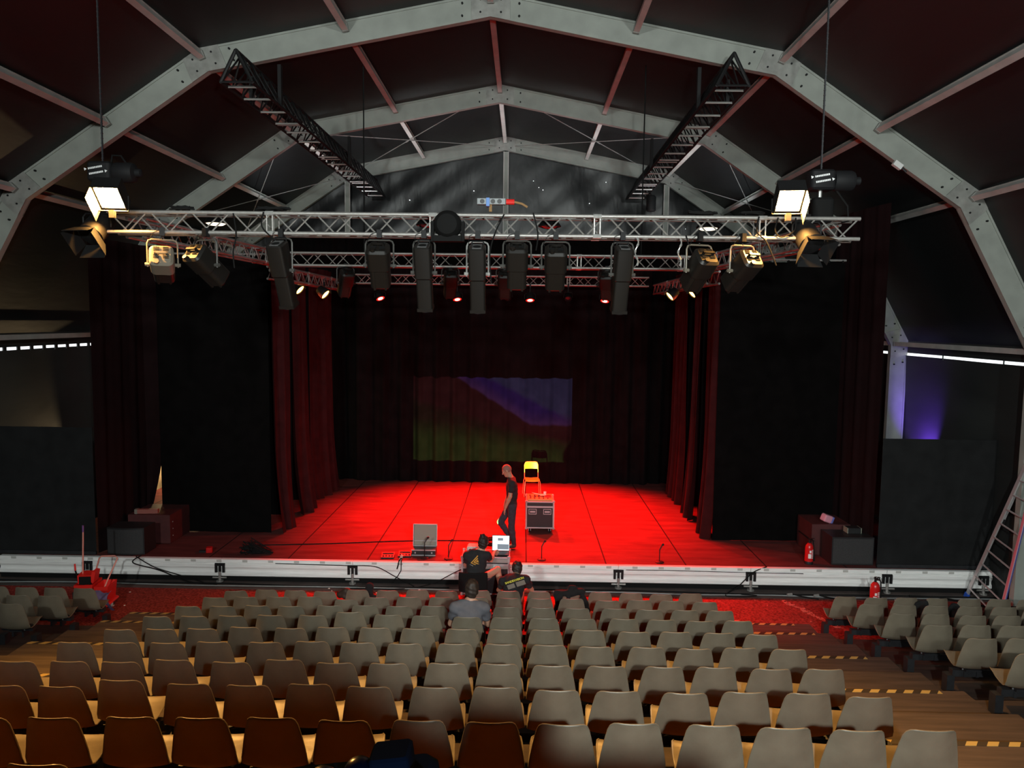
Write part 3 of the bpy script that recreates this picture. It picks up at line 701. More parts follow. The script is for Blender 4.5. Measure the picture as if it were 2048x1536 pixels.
# chain hoists
BODYH = mat('black hoist body', (.010, .010, .011), .65, spec=.2)
def hoist(lab, X, zc, zroof, flip, bag):
    t = thing('chain_hoist', lab, 'chain hoist', (X, FY, zc), 0, 'chain hoists above the front truss')
    mb = MB(); mb.rbox((0, 0, 0), (.30, .24, .24), .05, None, 3); mb.build('gearbox', BODYH, t, True)
    mb = MB(); M = Matrix.Translation((flip * .15, 0, 0)) @ Matrix.Rotation(flip * PI / 2, 4, 'Y'); mb.lathe([(.11, 0), (.125, .03), (.125, .2), (.11, .24), (.05, .26), (.05, .32), (.03, .33)], 16, M); mb.build('motor_drum', BODYH, t, True)
    mb = MB(); Lm = min(zroof, 9.9) - zc; k = .12
    while k < Lm: mb.tube((0, 0, k), (0, 0, k + .05), .012, 5); mb.tube((.008, 0, k + .045), (-.008, 0, k + .06), .013, 5); k += .06
    mb.build('chain', DGREY, t)
    mb = MB(); mb.rbox((.02, 0, -.36), (.26, .22, .30), .06, None, 3); mb.build('chain_bag', RUB, t, True)
    mb = MB(); mb.tube((0, 0, -.12), (0, 0, -.22), .02, 6); mb.build('hook', STEEL, t)
    W = mat('white printed marking', (.85, .85, .85), .6); mb = MB()
    for i, zz in ((0, .045), (1, -.02)):
        R = Matrix.Rotation(.18 * -flip, 4, 'Y'); m = MB(R)
        x0 = -.10 * flip
        for c in range(9): m.bb(x0 + flip * .02 * c - .008, x0 + flip * .02 * c + .006, -.128, -.122, zz - .011, zz + .011)
        q = x0 + flip * (.2 if i else -.045); m.tube((q, -.128, zz), (q, -.122, zz), .02, 3)
        m.build('printed_marking', W, t)
    mb = MB(); mb.path([(flip * .3, 0, .1), (flip * .24, -.02, .2), (flip * .12, 0, .21), (flip * .1, 0, .1)] if bag else [(flip * .2, 0, -.12), (flip * .34, 0, -.3), (flip * .36, 0, -.48), (flip * .28, 0, -.5)], .012, 6); mb.build('power_cable', RUB, t)
hoist('black chain hoist with white markings above the left flood lamp', -5.22, 7.06, 10.05, 1, True)
hoist('black chain hoist with white markings and round motor drum above the right truss end', 3.60, 7.04, 10.25, 1, False)
# steel suspension cables, front truss
for x, y, zr, lab in ((-3.15, 14.62, 10.15, 'thin black suspension rope over the middle truss, left side'), (2.28, 14.62, 10.2, 'thin black suspension rope over the middle truss, right side')):
    mb = MB(); mb.tube((x, y, 6.58), (x, y, zr), .014, 6); tag(mb.build('suspension_rope', RUB), lab, 'rope', 'suspension ropes')
# small red par lamps on the rear truss
REDL = mat('glowing red lamp lens', (1, .1, .1), .4, emit=(1, .22, .18), estr=7)
REDR = mat('glowing red lamp rim', (1, .0, .0), .4, emit=(1, .008, .004), estr=3)
def par(name, lab, X, Y, z, d, lens, r=.105, ztop=6.3, grp=None):
    t = thing(name, lab, 'stage light', (X, Y, z), 0, grp); R = look(d).to_4x4()
    mb = MB(R @ Matrix.Rotation(-PI / 2, 4, 'X')); mb.lathe([(.05, -.20), (r * .8, -.17), (r, -.06), (r * 1.06, .0), (r * 1.06, .05), (r * .96, .05), (r * .96, .0)], 16, None, True); mb.build('can', BLKM, t, True)
    mb = MB(R @ Matrix.Rotation(-PI / 2, 4, 'X')); mb.lathe([(r * .62, .04), (r * .4, .044), (.005, .045)], 16); mb.build('lens', lens, t)
    mb = MB(R @ Matrix.Rotation(-PI / 2, 4, 'X')); mb.lathe([(r * .98, .026), (r * .62, .04)], 16, None, False); mb.build('lens_rim', REDR if lens is REDL else lens, t)
    mb = MB(); mb.path([(-r - .03, 0, 0), (-r - .03, 0, .12), (-r, 0, .15), (r, 0, .15), (r + .03, 0, .12), (r + .03, 0, 0)], .008, 5); mb.build('yoke', BLKM, t)
    mb = MB(); mb.tube((0, 0, .15), (0, 0, ztop - z), .012, 5); mb.bb(-.02, .02, -.03, .03, ztop - z - .06, ztop - z + .03); mb.build('hook_clamp', BLKM, t)
    return t
REDS = [(-4.04, 'leftmost red glowing lamp on the rear truss'), (-1.87, 'red glowing lamp between the two centre left profile spotlights on the rear truss'), (.174, 'red glowing lamp right of centre on the rear truss'), (2.27, 'rightmost red glowing lamp on the rear truss')]
for X, lab in REDS:
    tgt = Vector((X * .3 - .1 + (.5 if X > 0 else -.2), 18.2, .46))
    par('par_lamp', lab, X, 20.78, 5.90, tgt - Vector((X, 20.78, 5.90)), REDL, .125, 6.3, 'red lamps on the rear truss')
for X, lab in ((-.45, 'unlit small lamp hanging left of the right centre red lamp'), (1.24, 'unlit small lamp hanging between the two right red lamps')):
    par('par_lamp', lab, X, 20.8, 5.95, Vector((0, -.7, -.7)), LENSD, .09, 6.3, 'unlit lamps on the rear truss')
WARML = mat('glowing warm lamp lens', (1, .7, .3), .4, emit=(1, .55, .12), estr=9)
for X, z, dx, lab in ((-5.30, 5.98, 1, 'yellow glowing side lamp beside the long left profile spotlight'), (-4.70, 5.88, 1, 'yellow glowing side lamp on the left, inner one with round black can'),
                    (3.44, 5.93, -1, 'yellow glowing side lamp on the right, inner one with round black can'), (3.95, 6.0, -1, 'small yellow glowing side lamp on the right, outer one')):
    par('par_lamp', lab, X, 17.4, z, Vector((dx * .75, -.15, -.62)), WARML, .125, 6.12, 'yellow side lamps')
# dark lanterns hanging from the middle truss (red edges)
for X, pan, lab in ((-3.52, .5, 'dark lantern with red lit edge under the middle truss, far left'), (-1.45, .2, 'dark lantern with red lit edge under the middle truss, left of centre'), (-.38, 0, 'dark lantern with red lit edge under the middle truss, at centre'),
                    (1.62, -.2, 'dark lantern with red lit edge under the middle truss, right of centre')):
    o = lantern('theatre_lantern', lab, X, 14.6, 6.0, 'pc', .95, pan, None, 6.33); o['group'] = 'dark lanterns on the middle truss'
# small rear house lights lit behind the front truss
HL = mat('lit house light glass', (1, .9, .7), .5, emit=(1, .85, .6), estr=2.2)
for X, on, lab in ((-4.02, 1, 'small lit house light behind the left part of the front truss'), (2.36, 1, 'small lit house light behind the right part of the front truss'), (.32, 0, 'unlit round house light behind the centre of the front truss'), (-1.26, 0, 'unlit small house light behind the front truss left of centre')):
    t = thing('house_light', lab, 'light', (X, FY + .45, 6.52), 0, 'house lights behind the front truss')
    mb = MB(); mb.lathe([(.04, .10), (.11, .06), (.15, 0), (.145, -.01)], 16); mb.build('reflector', BLKM, t, True)
    mb = MB(); mb.lathe([(.13, -.005), (.09, -.03), (.01, -.04)], 16); mb.build('glass', HL if on else LENSD, t, True)
    mb = MB(); mb.bb(-.015, .015, -.34, .0, .07, .10); mb.build('arm', BLKM, t)
# black moving head on top of the front truss
t = thing('moving_head_light', 'round black moving head light sitting inside the centre of the front truss', 'stage light', (-.93, FY - .19, 6.44))
mb = MB(); mb.lathe([(.05, -.14), (.13, -.12), (.17, -.03), (.17, .05), (.12, .13), (.05, .15)], 20, Matrix.Rotation(PI / 2, 4, 'X')); mb.build('head', RUB, t, True)
mb = MB(); mb.bb(-.17, .17, -.08, .08, -.20, -.13); mb.bb(-.20, -.165, -.05, .05, -.2, .04); mb.bb(.165, .2, -.05, .05, -.2, .04); mb.build('yoke', RUB, t)
# power strip
t = thing('power_strip', 'grey socket strip clamped above the centre of the front truss', 'power strip', (-.42, FY - .10, 6.735))
mb = MB(); mb.bb(-.16, .18, -.04, .04, -.035, .035); mb.build('box', mat('grey socket box', (.26, .28, .29), .6), t)
for i, x in enumerate((-.10, .03, .11)):
    mb = MB(); mb.tube((x, -.046, 0), (x, -.038, 0), .028, 10); mb.build('socket', BLKP, t)
mb = MB(); mb.bb(-.05, -.01, -.06, .045, -.06, .04); mb.build('blue_plug', mat('blue plug', (.05, .18, .5), .4), t)
mb = MB(); mb.tube((.19, 0, 0), (.29, 0, 0), .034, 10); mb.build('red_connector', REDP, t)
mb = MB(); mb.path([(.29, 0, 0), (.38, 0, -.02), (.45, 0, -.06)], .014, 6); mb.tube((.0, 0, -.035), (0, 0, -.12), .02, 6); mb.build('cable_tail', mat('tan cable', (.3, .17, .07), .6), t)
# cable coils and drooping cables on the front truss
def cable(lab, pts, r=.010, m=RUB, name='cable', grp=None):
    P = [Vector(p) for p in pts]; out = []
    for i in range(len(P) - 1):
        p0, p1, p2, p3 = P[max(0, i - 1)], P[i], P[i + 1], P[min(len(P) - 1, i + 2)]
        for k in range(6):
            t = k / 6; out.append(.5 * ((2 * p1) + (p2 - p0) * t + (2 * p0 - 5 * p1 + 4 * p2 - p3) * t * t + (3 * p1 - p0 - 3 * p2 + p3) * t ** 3))
    out.append(P[-1]); mb = MB(); mb.path(out, r, 6); o = mb.build(name, m, None, True); tag(o, lab, 'cable', grp); return o
G = 'cables drooping from the front truss'; f0 = FY - .16
for pts, lab in (([(-3.55, f0, 6.56), (-3.52, f0, 6.3), (-3.56, f0, 6.1), (-3.55, f0, 5.9)], 'black cable drooping between the left dark lanterns'),
                 ([(-3.18, f0, 6.58), (-3.20, f0, 6.4), (-3.05, f0, 6.24), (-2.98, f0, 6.1)], 'black cable drooping over the long left profile spotlight'),
                 ([(-.25, f0, 6.58), (-.36, f0, 6.35), (-.42, f0, 6.1), (-.40, f0, 5.75)], 'black cable hanging right of the silver yoke spotlight'),
                 ([(.10, f0, 6.60), (.16, f0, 6.35), (.14, f0, 6.15)], 'black cable hanging between the two broad centre lanterns'),
                 ([(2.82, f0, 6.58), (2.80, f0, 6.4), (2.92, f0, 6.28), (3.05, f0, 6.0)], 'black cable hanging right of the rightmost lantern'),
                 ([(3.05, f0, 6.57), (3.02, f0, 6.42), (3.1, f0, 6.34), (3.25, f0, 6.42), (3.26, f0, 6.57)], 'black cable loop under the right flood lamp'),
                 ([(1.95, f0, 6.35), (2.0, f0, 6.2), (2.05, f0, 6.1)], 'short black cable hanging left of the right broad lanterns')):
    cable(lab, pts, .009, grp=G)
for X, lab in ((1.36, 'bright steel chain hanging beside the right profile spotlight'), (1.88, 'bright steel chain hanging left of the right broad lanterns')):
    mb = MB(); z = 6.32; i = 0
    while z > 5.98: mb.tube((X + .02 * math.sin(i), f0, z), (X + .02 * math.sin(i + 1), f0, z - .035), .008 if i % 2 else .013, 5); z -= .038; i += 1
    tag(mb.build('chain', STEEL), lab, 'chain', 'steel chains on the front truss')
for X, w, lab in ((-3.1, .24, 'black cable heap on the front truss above the long left profile spotlight'), (-4.2, .16, 'black cable heap on the front truss near the left house light'), (2.15, .2, 'black cable heap on the front truss above the right broad lanterns'), (2.75, .16, 'black cable heap on the front truss left of the right flood lamp')):
    pts = []; rn = random.Random(int(X * 100))
    for i in range(40): a = i * .9; pts.append((X + math.cos(a) * w * rn.uniform(.5, 1), FY - .1 + math.sin(a) * .07, 6.605 + rn.uniform(0, .04)))
    mb = MB(); mb.path(pts, .011, 5); tag(mb.build('cable_heap', RUB, None, True), lab, 'cable', 'cable heaps on the front truss')
# junction box on the nearest right haunch
t = thing('junction_box', 'small pale junction box under the right haunch of the nearest arch', 'junction box', (6.42, 13.1, 8.05)); mb = MB(); mb.box((0, 0, 0), (.16, .08, .09), Matrix.Rotation(.6, 3, 'Y')); mb.build('box', WHITEP, t)
mb = MB(); mb.tube((.06, 0, -.03), (.16, 0, -.12), .02, 6); mb.build('gland', BLKP, t)
# dark lantern strapped near the right end of the right ladder truss
t = thing('theatre_lantern', 'dark cylindrical lantern at the far end of the right black ladder truss', 'stage light', (3.62, 21.6, 8.72)); mb = MB(); mb.lathe([(.1, .2), (.14, .15), (.14, -.22), (.11, -.25)], 14); mb.build('housing', BLKM, t, True)
mb = MB(); mb.tube((0, 0, .2), (-.05, 0, .32), .02, 6); mb.build('hook_clamp', BLKM, t)
# ================================================================== STAGE PROPS
def rot3(ax, a): return Matrix.Rotation(a, 3, ax)
# school chair
t = thing('school_chair', 'yellow metal school chair standing alone at the back of the stage', 'chair', (.29, 20.15, SZ), .10)
YEL = mat('yellow chair paint', (.72, .46, .05), .35)
TUBE = mat('yellow chair tube', (.62, .48, .20), .35, .1)
mb = MB(); G = [[(x, y, .455 + .012 * (x / .2) ** 2 - (.02 if y < -.17 else 0)) for x in np.linspace(-.19, .19, 9)] for y in np.linspace(-.20, .18, 8)]
mb.grid(G); mb.grid([[(p[0], p[1], p[2] - .012) for p in reversed(r)] for r in G]); mb.path(G[0] + [r[-1] for r in G[1:]] + list(reversed(G[-1][:-1])) + [r[0] for r in reversed(G[1:-1])], .008, 5, True)
mb.build('seat', YEL, t, True)
mb = MB(); G = [[(x, .20 + .03 * (1 - (x / .19) ** 2) + (z - .78) * .12, z) for x in np.linspace(-.175, .175, 9)] for z in np.linspace(.71, .88, 6)]
mb.grid(G); mb.grid([[(p[0], p[1] + .012, p[2]) for p in reversed(r)] for r in G]); mb.build('backrest', YEL, t, True)
mb = MB(); mb.path([(-.19, .17, .43), (-.19, .19, .6), (-.188, .215, .82), (-.16, .222, .885), (-.12, .225, .90), (.12, .225, .90), (.16, .222, .885), (.188, .215, .82), (.19, .19, .6), (.19, .17, .43)], .012, 8); mb.build('back_frame', TUBE, t, True)
for sx in (-1, 1):
    for y0, y1 in ((-.16, -.21), (.16, .23)):
        mb = MB(); mb.path([(sx * .15, y0, .44), (sx * .19, y0, .44), (sx * .205, (y0 * .8 + y1 * .2), .42), (sx * .235, y1, .0)], .012, 8); mb.build('leg', TUBE, t, True)
# rolling flight case
FC = mat('black flight case board', (.016, .016, .018), .45)
ALT = mat('flight case aluminium edging', (.50, .48, .50), .35, .35)
def flight_case(name, label, loc, W, D, H, rz=0, wheels=True, handles=True):
    t = thing(name, label, 'flight case', loc, rz); z0 = .12 if wheels else 0
    mb = MB(); mb.bb(-W / 2, W / 2, -D / 2, D / 2, z0, z0 + H); mb.build('body', FC, t)
    e = .022; mb = MB()
    for sx in (-1, 1):
        for sy in (-1, 1): mb.box((sx * W / 2, sy * D / 2, z0 + H / 2), (e * 1.6, e * 1.6, H))
    for sy in (-1, 1):
        for zz in (z0 + e / 2, z0 + H - e / 2, z0 + H * .80): mb.box((0, sy * D / 2, zz), (W, e * 1.4, e * (1.8 if zz > z0 + H * .7 and zz < z0 + H * .9 else 1.3)))
    for sx in (-1, 1):
        for zz in (z0 + e / 2, z0 + H - e / 2): mb.box((sx * W / 2, 0, zz), (e * 1.4, D, e * 1.3))
    mb.build('edging', ALT, t)
    mb = MB()
    for sx in (-1, 1):
        for sy in (-1, 1):
            for zz in (z0, z0 + H): mb.lathe([(.005, -.03), (.03, -.02), (.034, 0), (.03, .02), (.005, .03)], 8, Matrix.Translation((sx * W / 2, sy * D / 2, zz)))
    mb.build('ball_corners', ALT, t)
    if handles:
        for sx in (-1, 1):
            c = sx * W * .27; mb = MB(); z = z0 + H * .62
            for b in ((c - .09, c + .09, z + .05, z + .062), (c - .09, c + .09, z - .062, z - .05), (c - .09, c - .078, z - .05, z + .05), (c + .078, c + .09, z - .05, z + .05)): mb.bb(b[0], b[1], -D / 2 - .012, -D / 2, b[2], b[3])
            mb.bb(c - .06, c + .06, -D / 2 - .02, -D / 2 - .008, z - .02, z + .02); mb.build('recessed_handle', ALT, t)
    if wheels:
        for sx in (-1, 1):
            for sy in (-1, 1):
                c = (sx * (W / 2 - .08), sy * (D / 2 - .08)); mb = MB(); mb.tube((c[0] - .018, c[1], .05), (c[0] + .018, c[1], .05), .05, 14); w = mb.build('caster', RUB, t, True)
                mb = MB(); mb.bb(c[0] - .03, c[0] - .022, c[1] - .03, c[1] + .03, .04, .12); mb.bb(c[0] + .022, c[0] + .03, c[1] - .03, c[1] + .03, .04, .12); mb.build('caster_fork', ALT, w)
    return t
flight_case('flight_case', 'black wheeled flight case with silver edges and two handles on the stage', (.43, 16.8, SZ), .62, .62, .62)
ORG = mat('orange brown panel', (.62, .30, .10), .45)
t = thing('mixing_desk', 'orange lit control panel lying on the wheeled flight case', 'control desk', (.43, 16.80, SZ + .74)); mb = MB(); mb.bb(-.29, .29, -.28, .28, .003, .04); mb.build('panel', ORG, t)
mb = MB(); rn = random.Random(2)
for i in range(5):
    for j in range(3): mb.tube((-.22 + i * .1 + rn.uniform(-.01, .01), -.18 + j * .13, .04), (-.22 + i * .1, -.18 + j * .13, .06), .018, 8)
mb.build('knobs', BLKP, t)
mb = MB(); mb.bb(.12, .26, -.1, .15, .04, .05); mb.build('keypad', REDP, t)
PAPER = mat('white paper', (.75, .72, .66), .7)
t = thing('paper_sheet', 'white folded paper sheet lying on the orange control panel', 'paper', (.36, 16.86, SZ + .812)); mb = MB(); mb.box((0, 0, .02), (.20, .14, .004), Matrix.Rotation(.5, 3, 'Z') @ Matrix.Rotation(.25, 3, 'Y')); mb.box((.13, -.02, .0), (.14, .13, .004), Matrix.Rotation(.5, 3, 'Z')); mb.build('sheet', PAPER, t)
t = thing('paper_cup', 'small pale cup standing on the orange control panel', 'cup', (.55, 16.92, SZ + .782)); mb = MB(); mb.lathe([(.028, 0), (.036, .085), (.033, .085), (.026, .006)], 14); mb.build('cup', PAPER, t, True)
# coil of cable and long cable
mb = MB(); pts = []; rn = random.Random(9)
for i in range(150): a = i * .42; r = .26 + .05 * math.sin(i * .37); pts.append((-.52 + math.cos(a) * r, 15.72 + math.sin(a) * r * .9, SZ + .014 + .03 * (i / 150) + .008 * math.sin(i)))
mb.path(pts, .009, 5); tag(mb.build('cable_coil', RUB, None, True), 'coil of black cable on the stage floor at the walking man\'s feet', 'cable')
cable('long thin black cable lying across the stage floor to the cable coil', [(-5.6, 15.25, SZ + .012), (-4.2, 15.42, SZ + .012), (-2.6, 15.70, SZ + .012), (-1.4, 15.8, SZ + .012), (-.78, 15.72, SZ + .02)], .010)
# open silver framed case lid with dark base
t = thing('open_case', 'open silver framed equipment case with grey lining on the stage edge', 'equipment case', (-1.99, 14.86, SZ)); mb = MB(); mb.bb(-.24, .24, -.13, .16, .003, .13); mb.build('base', FC, t)
mb = MB()
for zz in (.018, .125): mb.bb(-.25, .25, -.142, -.128, zz - .010, zz + .010)
for sx in (-1, 1): mb.bb(sx * .17 - .014, sx * .17 + .014, -.145, -.13, .055, .085)
mb.build('base_edging', ALT, t)
R = rot3('X', -.12); mb = MB(Matrix.Translation((0, .15, .13)) @ R.to_4x4()); mb.bb(-.24, .24, 0, .02, 0, .45); l = mb.build('lid', mat('grey case lining', (.30, .27, .22), .8), t)
mb = MB(Matrix.Translation((0, .15, .13)) @ R.to_4x4())
for b in ((-.25, -.235, 0, .46), (.235, .25, 0, .46), (-.25, .25, .445, .46), (-.25, .25, .0, .014), (-.24, .24, .10, .112)): mb.bb(b[0], b[1], -.06 if b[2] != .10 else -.004, .025, b[2], b[3])
mb.build('lid_frame', ALT, l)
# foot pedals
for x, y, z, lab in ((-2.70, 14.62, 0, 'low black pedal unit with red edges, left of the pair on the stage edge'), (-2.37, 14.72, 0, 'low black pedal unit beside the open silver case')):
    t = thing('pedal_unit', lab, 'pedal', (x, y, SZ + .002), .05, 'pedal units on the stage edge'); mb = MB(); mb.add([(-.13, -.10, 0), (.13, -.10, 0), (.13, .10, 0), (-.13, .10, 0), (-.13, -.10, .03), (.13, -.10, .03), (.13, .10, .075), (-.13, .10, .075)], [(3, 2, 1, 0), (4, 5, 6, 7), (0, 1, 5, 4), (1, 2, 6, 5), (2, 3, 7, 6), (3, 0, 4, 7)]); mb.build('body', FC, t)
    mb = MB()
    for i in range(4): mb.tube((-.09 + i * .06, -.04, .043), (-.09 + i * .06, -.04, .062), .014, 8)
    mb.bb(-.11, .11, .04, .06, .064, .078); mb.build('switches', mat('dark red switch row', (.2, .02, .02), .4), t)
t = thing('cable_clip', 'pale clip with short black cable tails hanging over the stage edge', 'clip', (-2.40, 14.42, SZ)); mb = MB(); mb.box((0, .02, .06), (.05, .04, .11), rot3('Y', .4)); mb.build('clip', mat('pale pink clip', (.6, .35, .3), .5), t)
mb = MB(); mb.path([(0, .0, .05), (-.03, -.08, .02), (-.04, -.12, -.06), (-.06, -.125, -.13)], .014, 6); mb.path([(.02, 0, .05), (.02, -.1, .0), (.02, -.13, -.16), (-.05, -.14, -.28), (-.18, -.16, -.40)], .009, 6); mb.build('cable_tail', RUB, t)
# short floor microphone stands
for x, y, h, lab in ((-1.46, 14.58, .36, 'short black microphone stand right of the open silver case'), (.43, 14.62, .36, 'short black microphone stand in front of the wheeled flight case'), (2.81, 14.58, .34, 'short black microphone stand alone on the right stage edge'), (-1.95, 14.60, .40, 'short black microphone stand in front of the open silver case')):
    t = thing('microphone_stand', lab, 'microphone stand', (x, y, SZ), 0, 'short microphone stands along the stage edge'); mb = MB(); mb.lathe([(.085, .001), (.09, .012), (.07, .025), (.02, .032)], 18); mb.build('base', BLKM, t, True)
    mb = MB(); mb.tube((0, 0, .02), (0, 0, h - .07), .009, 8); mb.build('pole', BLKM, t)
    mb = MB(); mb.tube((0, 0, h - .08), (.05, .03, h), .012, 8); mb.lathe([(.012, 0), (.024, .02), (.024, .04), (.01, .055)], 10, Matrix.Translation((.05, .03, h - .005)) @ Matrix.Rotation(.6, 4, 'Y')); mb.build('microphone', BLKP, t, True)
# heap of cabling stage left
mb = MB(); pts = []; rn = random.Random(21)
for i in range(130): a = rn.uniform(0, 6.28); r = rn.uniform(.05, .42); pts.append((-5.45 + math.cos(a) * r, 14.72 + math.sin(a) * r * .35, SZ + .02 + rn.uniform(0, 1) ** 2 * max(.04, .34 - abs(math.cos(a) * r + .15) * .8)))
mb.path(pts, .012, 5); tag(mb.build('cable_heap', RUB), 'tangled heap of black cables and straps on the dark left stage edge', 'cable')
t = thing('junction_block', 'small red block lying on the dark left stage floor', 'block', (-6.42, 14.75, SZ)); mb = MB(); mb.rbox((0, 0, .055), (.12, .12, .11), .015, rot3('Z', .3)); mb.build('block', REDPT, t); mb = MB(); mb.bb(-.2, -.06, -.03, .03, .0, .04); mb.build('cable_plug', BLKP, t)
# ------------------------------------------------------------ speakers
def sub(lab, x, y, w, d, h, rz, bow):
    t = thing('subwoofer', lab, 'loudspeaker', (x, y, SZ), rz, None); n = 12
    poly = [(-w / 2, d / 2), (-w / 2, -d / 2)] + [(-w / 2 + w * i / n, -d / 2 - bow * math.sin(PI * i / n)) for i in range(1, n)] + [(w / 2, -d / 2), (w / 2, d / 2)]
    mb = MB(); mb.prism(poly, lambda a, b: (a, b, .012), lambda a, b: (a, b, h)); mb.build('cabinet', BLKP, t)
    mb = MB(); G = [[(-w / 2 * .95 + w * .95 * i / n, -d / 2 - .008 - bow * math.sin(PI * (.025 + .95 * i / n)), z) for i in range(n + 1)] for z in (.04, h - .03)]; mb.grid(G); mb.build('grille', mat('black speaker grille', (.03, .03, .031), .6, 0, .2, 60), t)
    mb = MB()
    for sx in (-1, 1):
        for sy in (-1, 1): mb.tube((sx * (w / 2 - .06), sy * (d / 2 - .06), 0), (sx * (w / 2 - .06), sy * (d / 2 - .06), .014), .03, 8)
    mb.build('rubber_feet', RUB, t); return t
sub('black curved front subwoofer at the left stage edge behind the mop cart', -8.02, 14.74, .76, .46, .56, 0, .05)
sub('black subwoofer at the right stage edge behind the red extinguishers', 6.68, 14.86, .84, .56, .58, 0, .0)
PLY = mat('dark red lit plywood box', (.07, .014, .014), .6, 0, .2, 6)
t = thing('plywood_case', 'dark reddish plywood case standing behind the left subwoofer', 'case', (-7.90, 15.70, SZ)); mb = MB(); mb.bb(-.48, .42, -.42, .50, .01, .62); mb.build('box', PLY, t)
mb = MB()
for x in (-.45, .39):
    for y in (-.39, .47): mb.tube((x, y, 0), (x, y, .012), .03, 8)
mb.build('feet', RUB, t)
mb = MB()
for z in (.15, .3, .45): mb.tube((.42, -.3, z), (.428, -.3, z), .012, 8)
mb.build('studs', STEEL, t)
t = thing('wooden_block', 'small reddish wooden block lying on top of the left plywood case', 'block', (-8.02, 15.35, SZ + .622)); mb = MB(); mb.box((0, .05, .05), (.46, .1, .09), rot3('Z', .1)); mb.build('block', mat('reddish wood', (.30, .09, .07), .6), t); mb = MB(); mb.box((-.22, .03, .05), (.06, .11, .1), rot3('Z', .1)); mb.build('end_cap', mat('grey end cap', (.2, .17, .14), .6), t)
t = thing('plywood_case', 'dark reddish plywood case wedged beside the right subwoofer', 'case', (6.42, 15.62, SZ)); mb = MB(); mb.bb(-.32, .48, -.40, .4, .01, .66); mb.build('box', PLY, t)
mb = MB(); mb.bb(-.33, -.318, -.3, .3, .3, .33); mb.build('side_slot', RUB, t)
t = thing('foam_block', 'pink and blue foam block lying on the right plywood case', 'block', (6.48, 15.36, SZ + .70)); R = rot3('Y', .35) @ rot3('Z', .3); mb = MB(); mb.rbox((-.03, 0, .06), (.20, .16, .15), .03, R); mb.build('block', mat('pink foam', (.70, .30, .38), .7), t); mb = MB(); mb.rbox((.075, .03, .02), (.05, .15, .15), .02, R); mb.build('blue_side', mat('blue foam', (.12, .14, .45), .7), t)
t = thing('control_box', 'small dark box with pale edges on top of the right subwoofer', 'box', (6.82, 14.95, SZ + .582)); mb = MB(); mb.bb(-.13, .13, -.1, .1, 0, .11); mb.build('box', BLKP, t); mb = MB(); mb.bb(-.145, -.13, -.1, .1, 0, .11); mb.bb(.13, .145, -.1, .1, 0, .11); mb.build('rack_ears', mat('olive rack ear', (.25, .26, .2), .5), t)
# ------------------------------------------------------------ extinguishers
def ext(lab, x, y, z, big, rz):
    t = thing('fire_extinguisher', lab, 'fire extinguisher', (x, y, z), rz, 'fire extinguishers by the right stage edge'); r, h = (.085, .47) if big else (.08, .42)
    mb = MB(); mb.lathe([(r, .055), (r, h - .10), (r * .92, h - .05), (r * .6, h - .01), (.03, h + .01)], 20); mb.build('cylinder', REDPT, t, True)
    mb = MB(); mb.lathe([(r * 1.03, 0), (r * 1.05, .02), (r * 1.02, .058)], 20); mb.build('base_ring', BLKP, t, True)
    mb = MB(); mb.tube((0, 0, h), (0, 0, h + .07), .022, 10); mb.bb(-.02, .02, -.11, .03, h + .07, h + .085); mb.box((0, -.05, h + .115), (.03, .14, .012), rot3('X', -.25)); mb.tube((.02, 0, h + .04), (.06, 0, h + .05), .014, 8); mb.build('valve_head', BLKM, t)
    mb = MB(); mb.path([(.03, .02, h + .05), (.10, .04, h + .08), (.14, .03, h - .02), (.13, .0, h - .2), (.115, -.02, .14)], .012, 6); mb.tube((.115, -.02, .16), (.112, -.02, .05), .014, 8, .024); mb.build('hose', RUB, t)
    W = mat('white extinguisher label', (.80, .74, .72), .5); mb = MB(); R2 = r * 1.006
    def arc(a0, a1, z0, z1, R=R2):
        n = 8; mb.grid([[(R * math.cos(a0 + (a1 - a0) * i / n), R * math.sin(a0 + (a1 - a0) * i / n), zz) for i in range(n + 1)] for zz in (z0, z1)])
    arc(-2.5, -1.75, .13, .22)
    for i in range(6): arc(-1.6, -.9, .125 + i * .032, .125 + i * .032 + .018)
    arc(-2.2, -1.75, .24, .29)
    mb.build('printed_label', W, t); return t
ext('red fire extinguisher on the stage beside the right plywood case', 5.84, 14.66, SZ, False, .4)
ext('red fire extinguisher with white label on the red carpet below the stage', 6.66, 13.55, .016, True, .2)
t = thing('warning_sign', 'small orange triangular wedge on the carpet right of the extinguisher', 'wedge', (7.05, 12.9, .018)); mb = MB(); mb.add([(-.06, 0, 0), (.07, 0, 0), (-.06, .07, 0), (.07, .07, 0), (-.055, .03, .14)], [(0, 1, 4), (1, 3, 4), (3, 2, 4), (2, 0, 4), (0, 2, 3, 1)]); mb.build('wedge', mat('orange plastic', (.7, .2, .06), .5), t)
# ------------------------------------------------------------ folding ladder
LAD = mat('brushed ladder aluminium', (.60, .58, .58), .35, .5)
t = thing('step_ladder', 'tall aluminium step ladder with blue feet leaning beside the right masking panel', 'ladder', (9.0, 14.0, 0)); BLUEP = mat('blue plastic', (.03, .10, .50), .4)
A0, A1 = Vector((-.25, .17, .02)), Vector((.03, -1.02, 3.2)); B0, B1 = Vector((-.52, -1.22, .02)), Vector((.06, -1.16, 3.2))
for a, b in ((A0, A1), (B0, B1)):
    d = (b - a); R = look(d, (0, 1, 0)); mb = MB(); c = (a + b) / 2; mb.box(c, (.028, d.length, .075), R); mb.build('stile', LAD, t)
    mb = MB(); mb.box(a + d.normalized() * .02, (.055, .10, .09), R); mb.build('foot_cap', BLUEP if a is A0 else WHITEP, t)
for i in range(10):
    u = .055 + i * .092; v = .03 + i * .095; mb = MB(); mb.tube(A0.lerp(A1, u), B0.lerp(B1, v), .016, 8); mb.build('rung', LAD, t)
